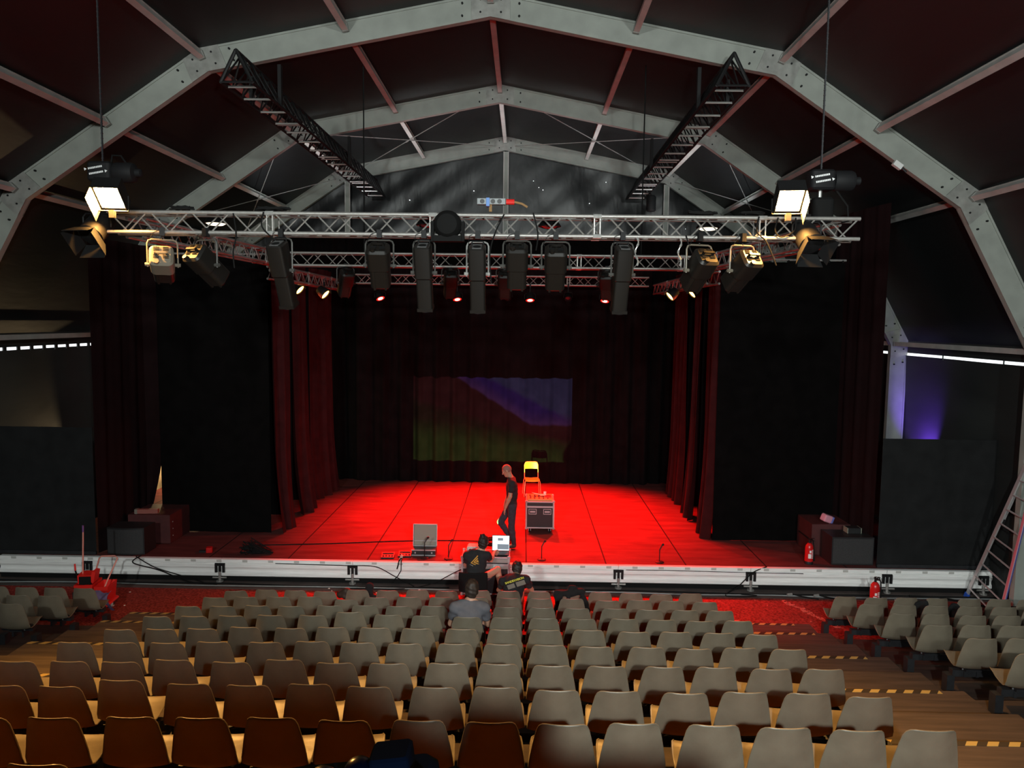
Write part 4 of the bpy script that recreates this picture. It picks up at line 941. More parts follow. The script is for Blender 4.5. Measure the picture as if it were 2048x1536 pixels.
mb = MB(); a, b = A0.lerp(A1, .53) + Vector((.05, .03, 0)), A1 + Vector((.05, .03, 0)); mb.box((a + b) / 2, (.028, (b - a).length, .09), look(b - a, (0, 1, 0))); mb.build('extension_stile', LAD, t)
mb = MB(); mb.box(a, (.05, .10, .10), look(b - a, (0, 1, 0))); mb.build('extension_foot', BLKP, t)
mb = MB(); a, b = B0.lerp(B1, .05), B0.lerp(B1, .7); mb.box((a + b) / 2 + Vector((.0, -.040, 0)), (.010, (b - a).length, .022), look(b - a, (0, 1, 0))); mb.build('blue_rule_strip', mat('deep blue strip', (.05, .06, .28), .4), t)
mb = MB(); mb.box((a + b) / 2 + Vector((-.018, -.012, .012)), (.010, (b - a).length, .05), look(b - a, (0, 1, 0))); mb.build('red_strip', mat('pinkish red strip', (.65, .16, .2), .4), t)
# chrome truss foot at the right frame edge
t = thing('tower_base', 'bright chrome tower base with cables at the far right stage edge', 'tower base', (9.12, 12.75, 0)); mb = MB(); mb.bb(-.03, .03, -.03, .03, .05, 2.6); mb.build('mast', STEEL, t)
mb = MB(); mb.bb(-.22, .22, -.22, .22, .0, .05); mb.tube((-.15, -.15, .05), (-.15, -.15, .3), .03, 8); mb.tube((.1, -.15, .05), (.1, -.15, .25), .03, 8); mb.box((-.02, -.06, .35), (.16, .1, .2)); mb.tube((-.2, -.1, .12), (.2, -.14, .3), .025, 8); mb.build('foot', CHROME, t)
# ------------------------------------------------------------ mop cart
t = thing('mop_cart', 'red mop bucket cart with white wheels below the left stage edge', 'cleaning cart', (-7.72, 12.94, 0), .12)
mb = MB(); mb.rbox((-.0, -.04, .11), (.62, .56, .05), .06); mb.build('base', REDP, t)
for x, y in ((-.16, -.36), (.10, -.36), (.28, -.02), (-.25, .2)):
    pass
for x, y in ((-.26, -.27), (.06, -.29), (.28, -.02), (-.26, .2)):
    mb = MB(); mb.tube((x - .018, y, .05), (x + .018, y, .05), .045, 14); w = mb.build('wheel', WHITEP, t, True); mb = MB(); mb.bb(x - .028, x - .02, y - .02, y + .02, .04, .10); mb.bb(x + .02, x + .028, y - .02, y + .02, .04, .10); mb.build('wheel_fork', DGREY, w)
def tub(x0, x1, y0, y1, z0, z1, f=.82):
    cx, cy = (x0 + x1) / 2, (y0 + y1) / 2; mb = MB(); th = .01; q = []
    for (k, z, s) in ((0, z0, f), (1, z1, 1.), (2, z1, .94), (3, z0 + .02, f * .9)):
        q += [(cx + (x - cx) * s, cy + (y - cy) * s, z) for x, y in ((x0, y0), (x1, y0), (x1, y1), (x0, y1))]
    fs = [(3, 2, 1, 0), (12, 13, 14, 15)]
    for k in range(3):
        for i in range(4): j = (i + 1) % 4; fs.append((k * 4 + i, k * 4 + j, (k + 1) * 4 + j, (k + 1) * 4 + i))
    return mb.add(q, fs)
tub(-.30, .02, -.2, .2, .14, .48).build('red_bucket', REDP, t)
tub(.04, .28, -.2, .2, .14, .44).build('front_bucket', REDP, t)
mb = MB(); mb.box((-.14, .0, .56), (.26, .22, .16), rot3('X', .1)); mb.box((.0, -.03, .60), (.06, .2, .2), rot3('Y', .2)); mb.build('wringer', REDP, t)
mb = MB(); mb.box((-.13, -.13, .54), (.20, .03, .14)); mb.path([(-.26, .0, .55), (-.33, .0, .6), (-.36, .02, .68)], .014, 6); mb.build('wringer_grip', RUB, t)
mb = MB(); mb.tube((-.36, .02, .68), (-.37, .03, .80), .016, 8); mb.build('lever_handle', REDP, t)
PINKT = mat('salmon painted tube', (.62, .25, .20), .4)
mb = MB(); mb.path([(-.18, .2, .18), (-.12, .2, .5), (-.02, .2, .84), (.02, .2, .88), (.26, .2, .88), (.30, .2, .84), (.20, .0, .5), (.12, -.15, .2)], .014, 8); mb.build('push_handle', PINKT, t, True)
BLUC = mat('blue violet mop cloth', (.16, .15, .34), .85, 0, .3, 9)
mb = MB(); G = []
for i in range(9):
    u = i / 8; G.append([(-.05 + v * .40 + .05 * math.sin(5 * u + 3 * v), -.20 - .08 * math.sin(PI * u) - .03 * math.sin(9 * v), .36 - .24 * u - .10 * v * u + .03 * math.sin(7 * v + u * 4)) for v in np.linspace(0, 1, 10)])
mb.grid(G); mb.build('draped_mop_cloth', BLUC, t, True)
mb = MB(); G = [[(-.32 + v * .3, -.21 - .02 * math.sin(8 * v), .36 - .2 * u) for v in np.linspace(0, 1, 8)] for u in np.linspace(0, 1, 6)]; mb.grid(G); mb.build('dark_cloth', mat('dark grey cloth', (.05, .05, .06), .9), t, True)
t = thing('mop', 'salmon handled mop standing upright in the red mop cart', 'mop', (-7.93, 12.86, .16)); mb = MB(); mb.tube((.0, 0, .04), (-.02, .12, 1.22), .014, 8); mb.build('handle', PINKT, t); mb = MB(); mb.tube((-.02, .12, 1.22), (-.022, .128, 1.34), .016, 8); mb.build('grip', mat('purple grip', (.16, .06, .22), .5), t); mb = MB(); mb.lathe([(.07, 0), (.05, .05), (.016, .10)], 10); mb.build('mop_head', BLUC, t)
# ------------------------------------------------------------ cables along the stage front
G = 'cables along the foot of the stage'
for i, (pts, r, m, lab) in enumerate([
    ([(-10.4, 14.16, .02), (-8.5, 14.13, .02), (-6.2, 14.18, .02), (-4, 14.10, .02), (-1.4, 14.15, .02)], .014, RUB, 'thick black cable along the foot of the stage, left half'),
    ([(-10.4, 14.05, .02), (-8.8, 14.12, .02), (-6.5, 14.05, .02), (-3.3, 14.08, .02), (-1.2, 14.02, .02)], .011, mat('grey cable', (.28, .30, .30), .5), 'grey cable along the foot of the stage, left half'),
    ([(-.2, 14.12, .02), (2, 14.16, .02), (4.5, 14.08, .02), (6.8, 14.12, .02), (9.3, 14.10, .02)], .014, RUB, 'thick black cable along the foot of the stage, right half'),
    ([(.1, 14.03, .02), (1.9, 14.06, .02), (3.4, 14.0, .02), (4.9, 14.04, .02), (6.4, 13.98, .02), (9.2, 14.03, .02)], .011, MATS['grey cable'], 'grey cable along the foot of the stage, right half'),
    ([(-7.6, 14.30, .52), (-7.75, 14.26, .38), (-7.2, 14.24, .24), (-6.6, 14.16, .05), (-6.0, 14.1, .02)], .012, RUB, 'black cable sagging down the stage edge behind the mop cart'),
    ([(-7.7, 14.29, .50), (-7.3, 14.24, .3), (-6.7, 14.2, .14), (-6.2, 14.14, .02)], .009, RUB, 'thinner black cable sagging down the stage edge right of the mop cart'),
    ([(-4.9, 14.30, .40), (-3.5, 14.29, .385), (-2.9, 14.27, .38), (-2.5, 14.24, .2), (-2.1, 14.16, .03)], .008, RUB, 'black cable crossing the pale stage edge left of the open case'),
    ([(-1.05, 14.25, .42), (-1.3, 14.24, .3), (-1.75, 14.2, .08), (-2.3, 14.05, .02), (-3.4, 14.0, .02)], .008, RUB, 'black cable falling from the technician\'s desk along the stage edge'),
    ([(4.9, 14.36, SZ + .02), (4.6, 14.28, .38), (4.3, 14.2, .12), (4.0, 14.0, .02), (4.3, 13.9, .03), (4.6, 13.98, .03), (4.3, 14.03, .03)], .010, RUB, 'black cable hanging off the right stage edge into a loop'),
    ([(2.1, 14.29, .39), (3.0, 14.29, .395), (4.2, 14.29, .38), (5.6, 14.29, .375)], .006, RUB, 'thin black cable along the upper groove of the right stage edge'),
    ([(7.6, 14.1, .03), (8.2, 14.0, .03), (8.7, 13.6, .05), (9.0, 12.9, .3)], .022, RUB, 'thick black cable rising to the chrome tower base')]):
    cable(lab, pts, r, m, grp=G)
for k, (x, y) in enumerate(((5.25, 14.02), (5.75, 13.98))):
    t = thing('cable_connector', ['chrome cable connector lying below the right stage edge, left one', 'chrome cable connector lying below the right stage edge, right one'][k], 'connector', (x, y, .025)); mb = MB(); mb.tube((-.05, 0, .02), (.05, .01, .03), .022, 10); mb.build('barrel', CHROME, t); mb = MB(); mb.path([(.05, .01, .03), (.2, -.05, .01), (.38, -.12, .0), (.5, -.16, .0)], .014, 6); mb.build('cable', RUB, t)
mb = MB(); rn = random.Random(4)
for i in range(14): x, y = rn.uniform(-9, 8.5), rn.uniform(12.9, 14.1); mb.box((x, y, .022), (rn.uniform(.015, .04), rn.uniform(.015, .03), .008), rot3('Z', rn.uniform(0, 3)))
tag(mb.build('paper_scraps', PAPER), 'tiny pale paper scraps scattered on the floor below the stage', 'litter', None, 'stuff')

# ================================================================== TECH DESK
CS = flight_case('flight_case', 'grey fronted flight case used as the technician\'s desk below the stage', (-.66, 13.80, 0), .88, .46, .72, 0, True, False)
GP = mat('grey case front', (.34, .33, .31), .45, .2)
mb = MB()
for z in (.62, .74): mb.bb(-.43, .43, -.245, -.235, z, z + .07)
mb.build('front_rails', GP, CS)
mb = MB(); mb.bb(.10, .24, -.262, -.235, .56, .70); mb.lathe([(.05, 0), (.05, .012), (.02, .014)], 12, Matrix.Translation((.17, -.262, .64)) @ Matrix.Rotation(PI / 2, 4, 'X')); mb.build('butterfly_latch', STEEL, CS)
DZ = .845
t = thing('laptop', 'open laptop with bright white screen on the technician\'s desk', 'laptop', (-.385, 13.78, DZ), -.02)
mb = MB(); mb.rbox((0, -.02, .012), (.34, .24, .02), .015); mb.build('keyboard_base', BLKP, t)
mb = MB(Matrix.Translation((0, .10, .022)) @ Matrix.Rotation(-.18, 4, 'X')); mb.bb(-.17, .17, 0, .012, 0, .30); lid = mb.build('lid', BLKP, t)
M4 = Matrix.Translation((0, .10, .022)) @ Matrix.Rotation(-.18, 4, 'X')
def scr(name, rects, col, s, dy): 
    mb = MB(M4)
    for x0, x1, z0, z1 in rects: mb.quad((x0, dy, z0), (x1, dy, z0), (x1, dy, z1), (x0, dy, z1))
    mb.build(name, mat(name, (.02, .02, .02), .4, emit=col, estr=s), lid)
scr('screen', [(-.16, .16, .012, .288)], (.86, .95, 1), 1.6, -.002)
scr('screen_windows', [(-.06, .045, .195, .245), (-.065, .155, .03, .13)], (.22, .27, .33), .8, -.004)
scr('screen_icons', [(-.04, -.02, .15, .165), (.0, .02, .15, .165), (.03, .045, .15, .165), (-.155, -.09, .10, .14)], (.8, .9, 1), 1.5, -.005)
t = thing('projector', 'pale boxy projector on the left of the technician\'s desk aimed at the backdrop', 'projector', (-.86, 13.86, DZ)); PB = mat('white projector shell', (.68, .62, .58), .45)
mb = MB(); mb.rbox((0, 0, .075), (.34, .26, .13), .05, None, 4); mb.build('shell', PB, t, True)
mb = MB(); mb.tube((-.06, .12, .08), (-.06, .15, .08), .045, 14); mb.build('lens', LENSD, t)
mb = MB(); mb.tube((-.10, -.131, .075), (-.10, -.137, .075), .028, 12); mb.bb(-.02, .13, -.137, -.13, .04, .09); mb.build('rear_vents', BLKP, t)
mb = MB()
for x in (-.12, .12): mb.tube((x, -.08, 0), (x, -.08, .012), .015, 8); mb.tube((x, .08, 0), (x, .08, .012), .015, 8)
mb.build('feet', RUB, t)
# office chair
t = thing('office_chair', 'black office chair with low backrest under the seated technician', 'chair', (-.84, 13.02, 0)); mb = MB(); mb.rbox((0, .02, .46), (.48, .46, .08), .1, None, 4); mb.build('seat', RUB, t, True)
mb = MB(); G = [[(x, -.24 + .05 * (x / .24) ** 2 - (z - .5) * .15, z) for x in np.linspace(-.24, .24, 9)] for z in np.linspace(.46, .80, 7)]; mb.grid(G); mb.grid([[(p[0], p[1] - .04, p[2]) for p in reversed(r)] for r in G]); mb.path(G[0] + [r[-1] for r in G[1:]] + list(reversed(G[-1][:-1])) + [r[0] for r in reversed(G[1:-1])], .022, 6, True); mb.build('backrest', RUB, t, True)
mb = MB(); mb.tube((0, 0, .10), (0, 0, .43), .028, 10); mb.bb(-.03, .03, -.26, .02, .40, .43); mb.build('gas_column', BLKM, t)
for i in range(5):
    a = i * 2 * PI / 5 + .3; mb = MB(); mb.tube((0, 0, .11), (.28 * math.cos(a), .28 * math.sin(a), .075), .022, 6, .015); l = mb.build('base_arm', BLKP, t); mb = MB(); c = Vector((.28 * math.cos(a), .28 * math.sin(a), .044)); mb.tube(c - Vector((.02, 0, 0)), c + Vector((.02, 0, 0)), .028, 10); mb.build('caster', RUB, l)
# ================================================================== ORGANIC SHAPES (smooth unions of round cones)
class SDF:
    def __init__(s, lo, hi, h): 
        s.h = h; s.lo = np.array(lo, float); n = np.ceil((np.array(hi) - s.lo) / h).astype(int) + 1
        s.ax = [s.lo[i] + h * np.arange(n[i]) for i in range(3)]; s.F = np.full(n, .5, np.float32)
    def _sub(s, lo, hi):
        sl = []
        for i in range(3):
            a = max(0, int((lo[i] - s.lo[i]) / s.h)); b = min(len(s.ax[i]), int((hi[i] - s.lo[i]) / s.h) + 2); sl.append(slice(a, max(a, b)))
        return tuple(sl), np.meshgrid(s.ax[0][sl[0]], s.ax[1][sl[1]], s.ax[2][sl[2]], indexing='ij')
    def _union(s, sl, d, k):
        f = s.F[sl]
        if k > 0:
            hh = np.clip(.5 + .5 * (f - d) / k, 0, 1); s.F[sl] = f + (d - f) * hh - k * hh * (1 - hh)
        else: s.F[sl] = np.minimum(f, d)
    def cone(s, p, q, r1, r2=None, k=.03):
        r2 = r1 if r2 is None else r2; p = np.array(p, float); q = np.array(q, float); m = max(r1, r2) + .12
        sl, (X, Y, Z) = s._sub(np.minimum(p, q) - m, np.maximum(p, q) + m); d = q - p; L2 = max(1e-9, d @ d)
        t = np.clip(((X - p[0]) * d[0] + (Y - p[1]) * d[1] + (Z - p[2]) * d[2]) / L2, 0, 1)
        D = np.sqrt((X - p[0] - t * d[0]) ** 2 + (Y - p[1] - t * d[1]) ** 2 + (Z - p[2] - t * d[2]) ** 2) - (r1 + (r2 - r1) * t); s._union(sl, D, k); return s
    def ell(s, c, r, R=None, k=.03, cut=False):
        c = np.array(c, float); r = np.array(r, float); m = r.max() + .12; sl, (X, Y, Z) = s._sub(c - m, c + m); P = np.stack([X - c[0], Y - c[1], Z - c[2]], -1)
        if R is not None: P = P @ np.array(R)
        D = (np.sqrt(((P / r) ** 2).sum(-1)) - 1) * r.min()
        if cut: s.F[sl] = np.maximum(s.F[sl], -D)
        else: s._union(sl, D, k)
        return s
    def clip(s, p, n):
        n = np.array(n, float); n /= np.linalg.norm(n); X, Y, Z = np.meshgrid(*s.ax, indexing='ij')
        s.F = np.maximum(s.F, (X - p[0]) * n[0] + (Y - p[1]) * n[1] + (Z - p[2]) * n[2]); return s
    def noise(s, a, f, seed=0):
        X, Y, Z = np.meshgrid(*s.ax, indexing='ij'); s.F = s.F + a * (np.sin(f * X + seed) * np.sin(f * 1.3 * Y + 2 * seed) + np.sin(f * 1.7 * Z + f * .6 * X + seed) * .7); return s
    def build(s, name, m, parent, off=(0, 0, 0)):
        F = s.F; I = F < 0; nx, ny, nz = F.shape
        cs = np.zeros((nx - 1, ny - 1, nz - 1), np.int8)
        for a in (0, 1):
            for b in (0, 1):
                for c in (0, 1): cs += I[a:nx - 1 + a, b:ny - 1 + b, c:nz - 1 + c]
        act = (cs > 0) & (cs < 8); idx = -np.ones(act.shape, int); ijk = np.argwhere(act); idx[act] = np.arange(len(ijk))
        acc = np.zeros((len(ijk), 3)); cnt = np.zeros(len(ijk)); C = [np.array(c) for c in ((0, 0, 0), (1, 0, 0), (0, 1, 0), (1, 1, 0), (0, 0, 1), (1, 0, 1), (0, 1, 1), (1, 1, 1))]
        for a, b in ((0, 1), (2, 3), (4, 5), (6, 7), (0, 2), (1, 3), (4, 6), (5, 7), (0, 4), (1, 5), (2, 6), (3, 7)):
            pa, pb = ijk + C[a], ijk + C[b]; fa, fb = F[tuple(pa.T)], F[tuple(pb.T)]; x = (fa < 0) != (fb < 0)
            t = np.where(x, fa / np.where(x, fa - fb, 1), 0); acc += np.where(x[:, None], pa + t[:, None] * (pb - pa), 0); cnt += x
        V = s.lo + s.h * acc / cnt[:, None] - np.array(off); fs = []
        for ax in range(3):
            o = [0, 0, 0]; o[ax] = 1; A = I[:nx - o[0], :ny - o[1], :nz - o[2]]; B = I[o[0]:, o[1]:, o[2]:]; e = np.argwhere(A != B)
            u, v = [q for q in range(3) if q != ax]; ok = (e[:, u] > 0) & (e[:, v] > 0) & (e[:, u] < F.shape[u] - 1) & (e[:, v] < F.shape[v] - 1); e = e[ok]
            if not len(e): continue
            U = np.zeros(3, int); U[u] = 1; W = np.zeros(3, int); W[v] = 1
            q = np.stack([idx[tuple((e - U - W).T)], idx[tuple((e - W).T)], idx[tuple(e.T)], idx[tuple((e - U).T)]], 1)
            flip = A[tuple(e.T)] == (ax == 1); q[flip] = q[flip][:, ::-1]; fs.append(q)
        mb = MB(); mb.v = [tuple(p) for p in V]; mb.f = [tuple(int(i) for i in f) for f in np.concatenate(fs)]
        return mb.build(name, m, parent, True)
def bump_sdf(name, label, cat, m, prims, h, pad=.12, nz=None, grp=None, parts=()):
    P = np.array([p for pr in prims for p in (pr[0], pr[1])]); lo, hi = P.min(0) - .3 * 0 - max(p[2] for p in prims) - pad * .4, P.max(0) + max(p[2] for p in prims) + pad * .4
    s = SDF(lo, hi, h)
    for p in prims: s.cone(p[0], p[1], p[2], p[3] if len(p) > 3 else None, .04)
    if nz: s.noise(*nz)
    o = s.build(name, m, None); return tag(o, label, cat, grp)
# ================================================================== PEOPLE
def V3(p): return np.array(p, float)
def unit(v): v = V3(v); return v / np.linalg.norm(v)
def person(label, loc, J, face, up, skin, top, legs, shoe, hair='short', shorts=False, h=.0095, hairm=None, knee_cut=None):
    J = {k: V3(v) for k, v in J.items()}
    t = thing('person', label, 'person', loc); off = loc
    allp = np.array(list(J.values())); lo, hi = allp.min(0) - .26, allp.max(0) + .26
    f = unit(face); u = unit(V3(up) - f * (V3(up) @ f)); r = np.cross(f, u); R = np.stack([r, f, u], 1)   # columns: right, forward, up
    H = lambda a, b, c: J['head'] + r * a + f * b + u * c
    tor = unit(J['neck'] - J['pelvis']); lat = unit(J['shR'] - J['shL']); fw = unit(np.cross(tor, lat)); lat = np.cross(fw, tor) * -1; lat = unit(J['shR'] - J['shL']); RT = np.stack([lat, np.cross(tor, lat), tor], 1)
    def torso(s, e):
        s.ell(J['chest'], (.155 + e, .105 + e, .17 + e), RT, .05); s.ell((J['chest'] + J['waist']) / 2, (.142 + e, .10 + e, .15 + e), RT, .05)
        s.ell(J['waist'], (.138 + e, .10 + e, .13 + e), RT, .05); s.ell(J['pelvis'], (.155 + e, .11 + e, .12 + e), RT, .05)
        s.cone(J['shL'], J['shR'], .052 + e, k=.05)
        for q in ('shL', 'shR'): s.cone(J['neck'], J[q], .05 + e * .6, .055 + e, .04)
    def arm(s, d, e, stop=None):
        sh, el, wr = J['sh' + d], J['el' + d], J['wr' + d]
        if stop: s.cone(sh, sh + (el - sh) * stop, .058 + e, .056 + e, .03); return
        s.cone(sh, el, .052 + e, .040 + e, .02); s.cone(el, el + (wr - el) * .35, .041 + e, .042 + e, .02); s.cone(el + (wr - el) * .35, wr, .042 + e, .027 + e, .02)
    def leg(s, d, e, stop=1.):
        hp, kn, an = J['hip' + d], J['kn' + d], J['an' + d]
        s.cone(hp, kn, .085 + e, .056 + e, .03)
        if stop > 0:
            c = kn + (an - kn) * .3; s.cone(kn, c, .055 + e, .054 + e, .02); s.cone(c, kn + (an - kn) * stop, .054 + e, .054 + e - .018 * stop, .02)
    s = SDF(lo, hi, h)
    torso(s, 0)
    s.cone(J['neck'], H(0, -.02, -.06), .056, .052, .03)
    s.ell(H(0, -.012, .025), (.076, .096, .098), R, .02); s.ell(H(0, .02, -.045), (.056, .072, .075), R, .03); s.cone(H(-.02, .07, -.09), H(.02, .07, -.09), .022, k=.02)
    s.cone(H(0, .088, .012), H(0, .110, -.022), .010, .015, .012); s.cone(H(-.034, .076, .03), H(.034, .076, .03), .013, k=.015)
    s.cone(H(-.02, .086, -.057), H(.02, .086, -.057), .008, k=.008); s.cone(H(-.016, .084, -.070), H(.016, .084, -.070), .009, k=.008)
    for q in (-1, 1): s.ell(H(q * .079, -.005, -.005), (.012, .022, .033), R, .008); s.ell(H(q * .031, .093, .010), (.014, .010, .009), R, 0, True)
    for d in 'LR':
        arm(s, d, 0); leg(s, d, 0)
        wr, el = J['wr' + d], J['el' + d]; hd = unit(J['ha' + d] - wr) if 'ha' + d in J else unit(wr - el); pn = unit(np.cross(hd, fw + 1e-3)); sd = np.cross(hd, pn)
        s.cone(wr - pn * .012, wr + hd * .075 - pn * .022, .022, .018, .015); s.cone(wr + pn * .012, wr + hd * .078 + pn * .022, .022, .018, .015)
        for i, (o, L) in enumerate(((-.030, .062), (-.010, .075), (.011, .070), (.031, .055))):
            b = wr + hd * .085 + pn * o; m = b + hd * L * .55 + sd * .008; s.cone(b, m, .0095, .009, .006); s.cone(m, m + hd * L * .42 + sd * .022, .009, .0075, .004)
        b = wr + hd * .03 + pn * -.030; s.cone(b, b + hd * .035 - pn * .025 + sd * .01, .012, .010, .01); s.cone(b + hd * .035 - pn * .025 + sd * .01, b + hd * .068 - pn * .028 + sd * .022, .010, .008, .004)
        s.cone(J['an' + d], J['to' + d], .038, .030, .02)
    s.build('body', skin, t, off)
    # shirt
    s = SDF(lo, hi, h); torso(s, .016); [arm(s, d, .010, .52) for d in 'LR']
    s.clip(J['neck'] + tor * .012, tor); s.clip(J['pelvis'] - tor * .07, -tor); s.noise(.003, 38, 1.3)
    sh = s.build('shirt', top, t, off)
    # trousers
    s = SDF(lo, hi, h); s.ell(J['pelvis'], (.165, .118, .13), RT, .05)
    for d in 'LR': leg(s, d, .014, 0. if shorts else .94)
    s.clip(J['pelvis'] + tor * .06, tor); s.noise(.003, 33, .4)
    s.build('shorts' if shorts else 'trousers', legs, t, off)
    for d in 'LR':
        s = SDF(np.minimum(J['an' + d], J['to' + d]) - .1, np.maximum(J['an' + d], J['to' + d]) + .1, .008)
        s.cone(J['an' + d] + [0, 0, .015], J['an' + d] - [0, 0, .02], .046, .045, .02); s.cone(J['an' + d] - [0, 0, .025], J['to' + d], .042, .036, .03); s.clip(np.minimum(J['an' + d], J['to' + d]) - [0, 0, .035 if not shorts else .03], (0, 0, -1))
        s.build('shoe', shoe, t, off)
    # hair
    s = SDF(J['head'] - .24, J['head'] + .24, .007); e = .004 if hair == 'buzz' else .014
    s.ell(H(0, -.016, .028), (.077 + e, .097 + e, .099 + e), R, .02)
    if hair != 'buzz': s.ell(H(0, -.055, -.03), (.066 + e, .05 + e, .075 + e), R, .03)
    if hair == 'bun': s.ell(H(-.01, -.05, .135), (.045, .045, .04), R, .02); s.noise(.004, 70, .3)
    elif hair != 'buzz': s.noise(.004, 60, .7)
    s.clip(H(0, .048, .05), unit(f * 1. - u * .45)); s.build('hair', hairm or HAIRM, t, off)
    mb = MB()
    for q in (-1, 1): mb.lathe([(.002, -.011), (.009, -.007), (.011, 0), (.009, .007), (.002, .011)], 8, Matrix.Translation(Vector(H(q * .031, .078, .010) - V3(off))))
    mb.build('eyes', mat('eye white', (.6, .58, .55), .3), t, True)
    return t, sh, RT
BTEE = mat('black t-shirt cotton', (.012, .012, .014), .9, 0, .2, 12); GTEE = mat('grey t-shirt cotton', (.10, .10, .115), .9, 0, .15, 9)
JEAN = mat('dark navy jeans', (.025, .026, .040), .85, 0, .3, 30); SHORT = mat('dark grey blue shorts', (.085, .08, .10), .85, 0, .2, 20); SHOE = mat('dark shoes', (.04, .03, .027), .6)
person('person walking across the stage looking down, black t-shirt, dark jeans, cropped hair', (-.2, 15.4, SZ),
       dict(head=(-.315, 15.4, 2.125), neck=(-.235, 15.4, 1.985), chest=(-.205, 15.4, 1.79), waist=(-.195, 15.4, 1.58), pelvis=(-.205, 15.4, 1.40), shL=(-.20, 15.22, 1.89), shR=(-.20, 15.58, 1.89),
            elL=(-.235, 15.17, 1.62), wrL=(-.325, 15.18, 1.39), haL=(-.36, 15.18, 1.28), elR=(-.25, 15.63, 1.62), wrR=(-.34, 15.58, 1.40), haR=(-.38, 15.57, 1.29),
            hipL=(-.19, 15.31, 1.36), hipR=(-.225, 15.49, 1.36), knL=(-.20, 15.31, .93), anL=(-.14, 15.31, .555), toL=(-.31, 15.30, .495), knR=(-.44, 15.48, .99), anR=(-.22, 15.50, .66), toR=(-.335, 15.50, .51)),
       (-.86, -.0, -.50), (0, 0, 1), SKINT, BTEE, JEAN, SHOE, 'buzz', hairm=mat('cropped hair', (.26, .12, .09), .7))
t, sh, RT = person('person seated on black office chair, hair in a bun, black t-shirt with gold triangle', (-.82, 13.0, 0),
       dict(head=(-.675, 13.16, 1.25), neck=(-.735, 13.12, 1.115), chest=(-.785, 13.08, .94), waist=(-.82, 13.03, .74), pelvis=(-.83, 13.02, .60), shL=(-.965, 13.06, 1.035), shR=(-.615, 13.12, 1.035),
            elL=(-1.00, 13.25, .80), wrL=(-.80, 13.40, .70), haL=(-.70, 13.44, .68), elR=(-.545, 13.30, .88), wrR=(-.50, 13.53, .94), haR=(-.46, 13.62, .93),
            hipL=(-.91, 13.06, .57), hipR=(-.74, 13.08, .57), knL=(-.86, 13.46, .54), anL=(-.76, 13.22, .16), toL=(-.75, 13.33, .05), knR=(-.42, 13.36, .68), anR=(-.355, 13.42, .26), toR=(-.33, 13.52, .17)),
       (.35, .93, -.12), (0, 0, 1), SKIN, BTEE, SHORT, SHOE, 'bun', True)
GOLD = mat('gold shirt print', (.62, .34, .06), .6); PALE = mat('pale shirt print', (.40, .38, .34), .6)
# triangle emblem on the back (built just off the cloth, 3 mm thick)
def emblem(parent, off, c, R, name, m, polys):
    mb = MB(Matrix.Translation(Vector(c) - Vector(off)) @ R.to_4x4())
    for p in polys: mb.prism(p, lambda a, b: (a, -.003, b), lambda a, b: (a, .001, b))
    return mb.build(name, m, parent)
Rb = look(Vector((-.12, .97, .20))) @ Matrix.Rotation(-.25, 3, 'Y')
tri = []
for i in range(5):
    x0 = -.085 + i * .034; hh = .10 * (1 - i / 5.2); tri.append([(x0, -.055 + i * .004), (x0 + .022, -.06 + i * .01), (x0 + .022, hh - .05), (x0, hh - .03 - .012)])
tri = [[(-.10, .0), (.055, .115), (.065, .10), (-.075, -.004)], [(-.10, 0), (-.075, -.004), (.045, -.10), (.035, -.115)], [(-.05, -.0), (.045, .07), (.052, .05), (-.02, -.0)], [(-.05, 0), (-.02, 0), (.045, -.06), (.035, -.075)], [(-.005, 0), (.045, .03), (.045, -.03)]]
emblem(sh, (0, 0, 0), (-.80, 12.93, .965), Rb, 'gold_triangle_print', GOLD, [tri[0], tri[1], tri[2], tri[3], tri[4]]).parent = None
o = bpy.data.objects[-1] if False else [q for q in bpy.data.objects if q.name.startswith('gold_triangle_print')][0]
o.parent = sh; o.location = Vector((.82, -13.0, 0))
o2 = emblem(sh, (-.82, 13.0, 0), (-.80, 12.93, .965), Rb, 'pale_chevron_print', PALE, [[(-.125, -.02), (-.11, -.03), (.02, -.145), (.005, -.15)]])
t, sh, RT = person('person hunched on a front row seat, short dark hair, black t-shirt with yellow lettering', (-.14, 12.1, .42),
       dict(head=(-.055, 12.62, .96), neck=(-.075, 12.50, .865), chest=(-.10, 12.36, .775), waist=(-.13, 12.22, .65), pelvis=(-.15, 12.13, .54), shL=(-.29, 12.42, .80), shR=(.10, 12.42, .83),
            elL=(-.37, 12.58, .58), wrL=(-.22, 12.76, .50), haL=(-.15, 12.82, .47), elR=(.20, 12.56, .60), wrR=(.08, 12.78, .50), haR=(.02, 12.84, .47),
            hipL=(-.24, 12.18, .50), hipR=(-.06, 12.18, .50), knL=(-.30, 12.60, .50), anL=(-.28, 12.66, .10), toL=(-.28, 12.78, .05), knR=(.02, 12.60, .50), anR=(.02, 12.66, .10), toR=(.02, 12.78, .05)),
       (.0, .90, -.44), (0, 0, 1), SKINT, BTEE, JEAN, SHOE, 'short')
LET = mat('yellow shirt lettering', (.70, .66, .08), .6); YGR = mat('grey shirt print', (.20, .17, .14), .7)
Rt = look(Vector((-.05, .66, -.75)), (0, 0, 1)) @ Matrix.Rotation(-.32, 3, 'Y')
cu = bpy.data.curves.new('shirt_lettering', 'FONT'); cu.body = 'SANDEXVISION'; cu.size = .052; cu.align_x = 'CENTER'; cu.align_y = 'CENTER'; cu.extrude = .0015; cu.offset = .0015; cu.space_character = .92
_o = bpy.data.objects.new('tmp_text', cu); COL.objects.link(_o); _me = bpy.data.meshes.new_from_object(_o.evaluated_get(bpy.context.evaluated_depsgraph_get())); bpy.data.objects.remove(_o)
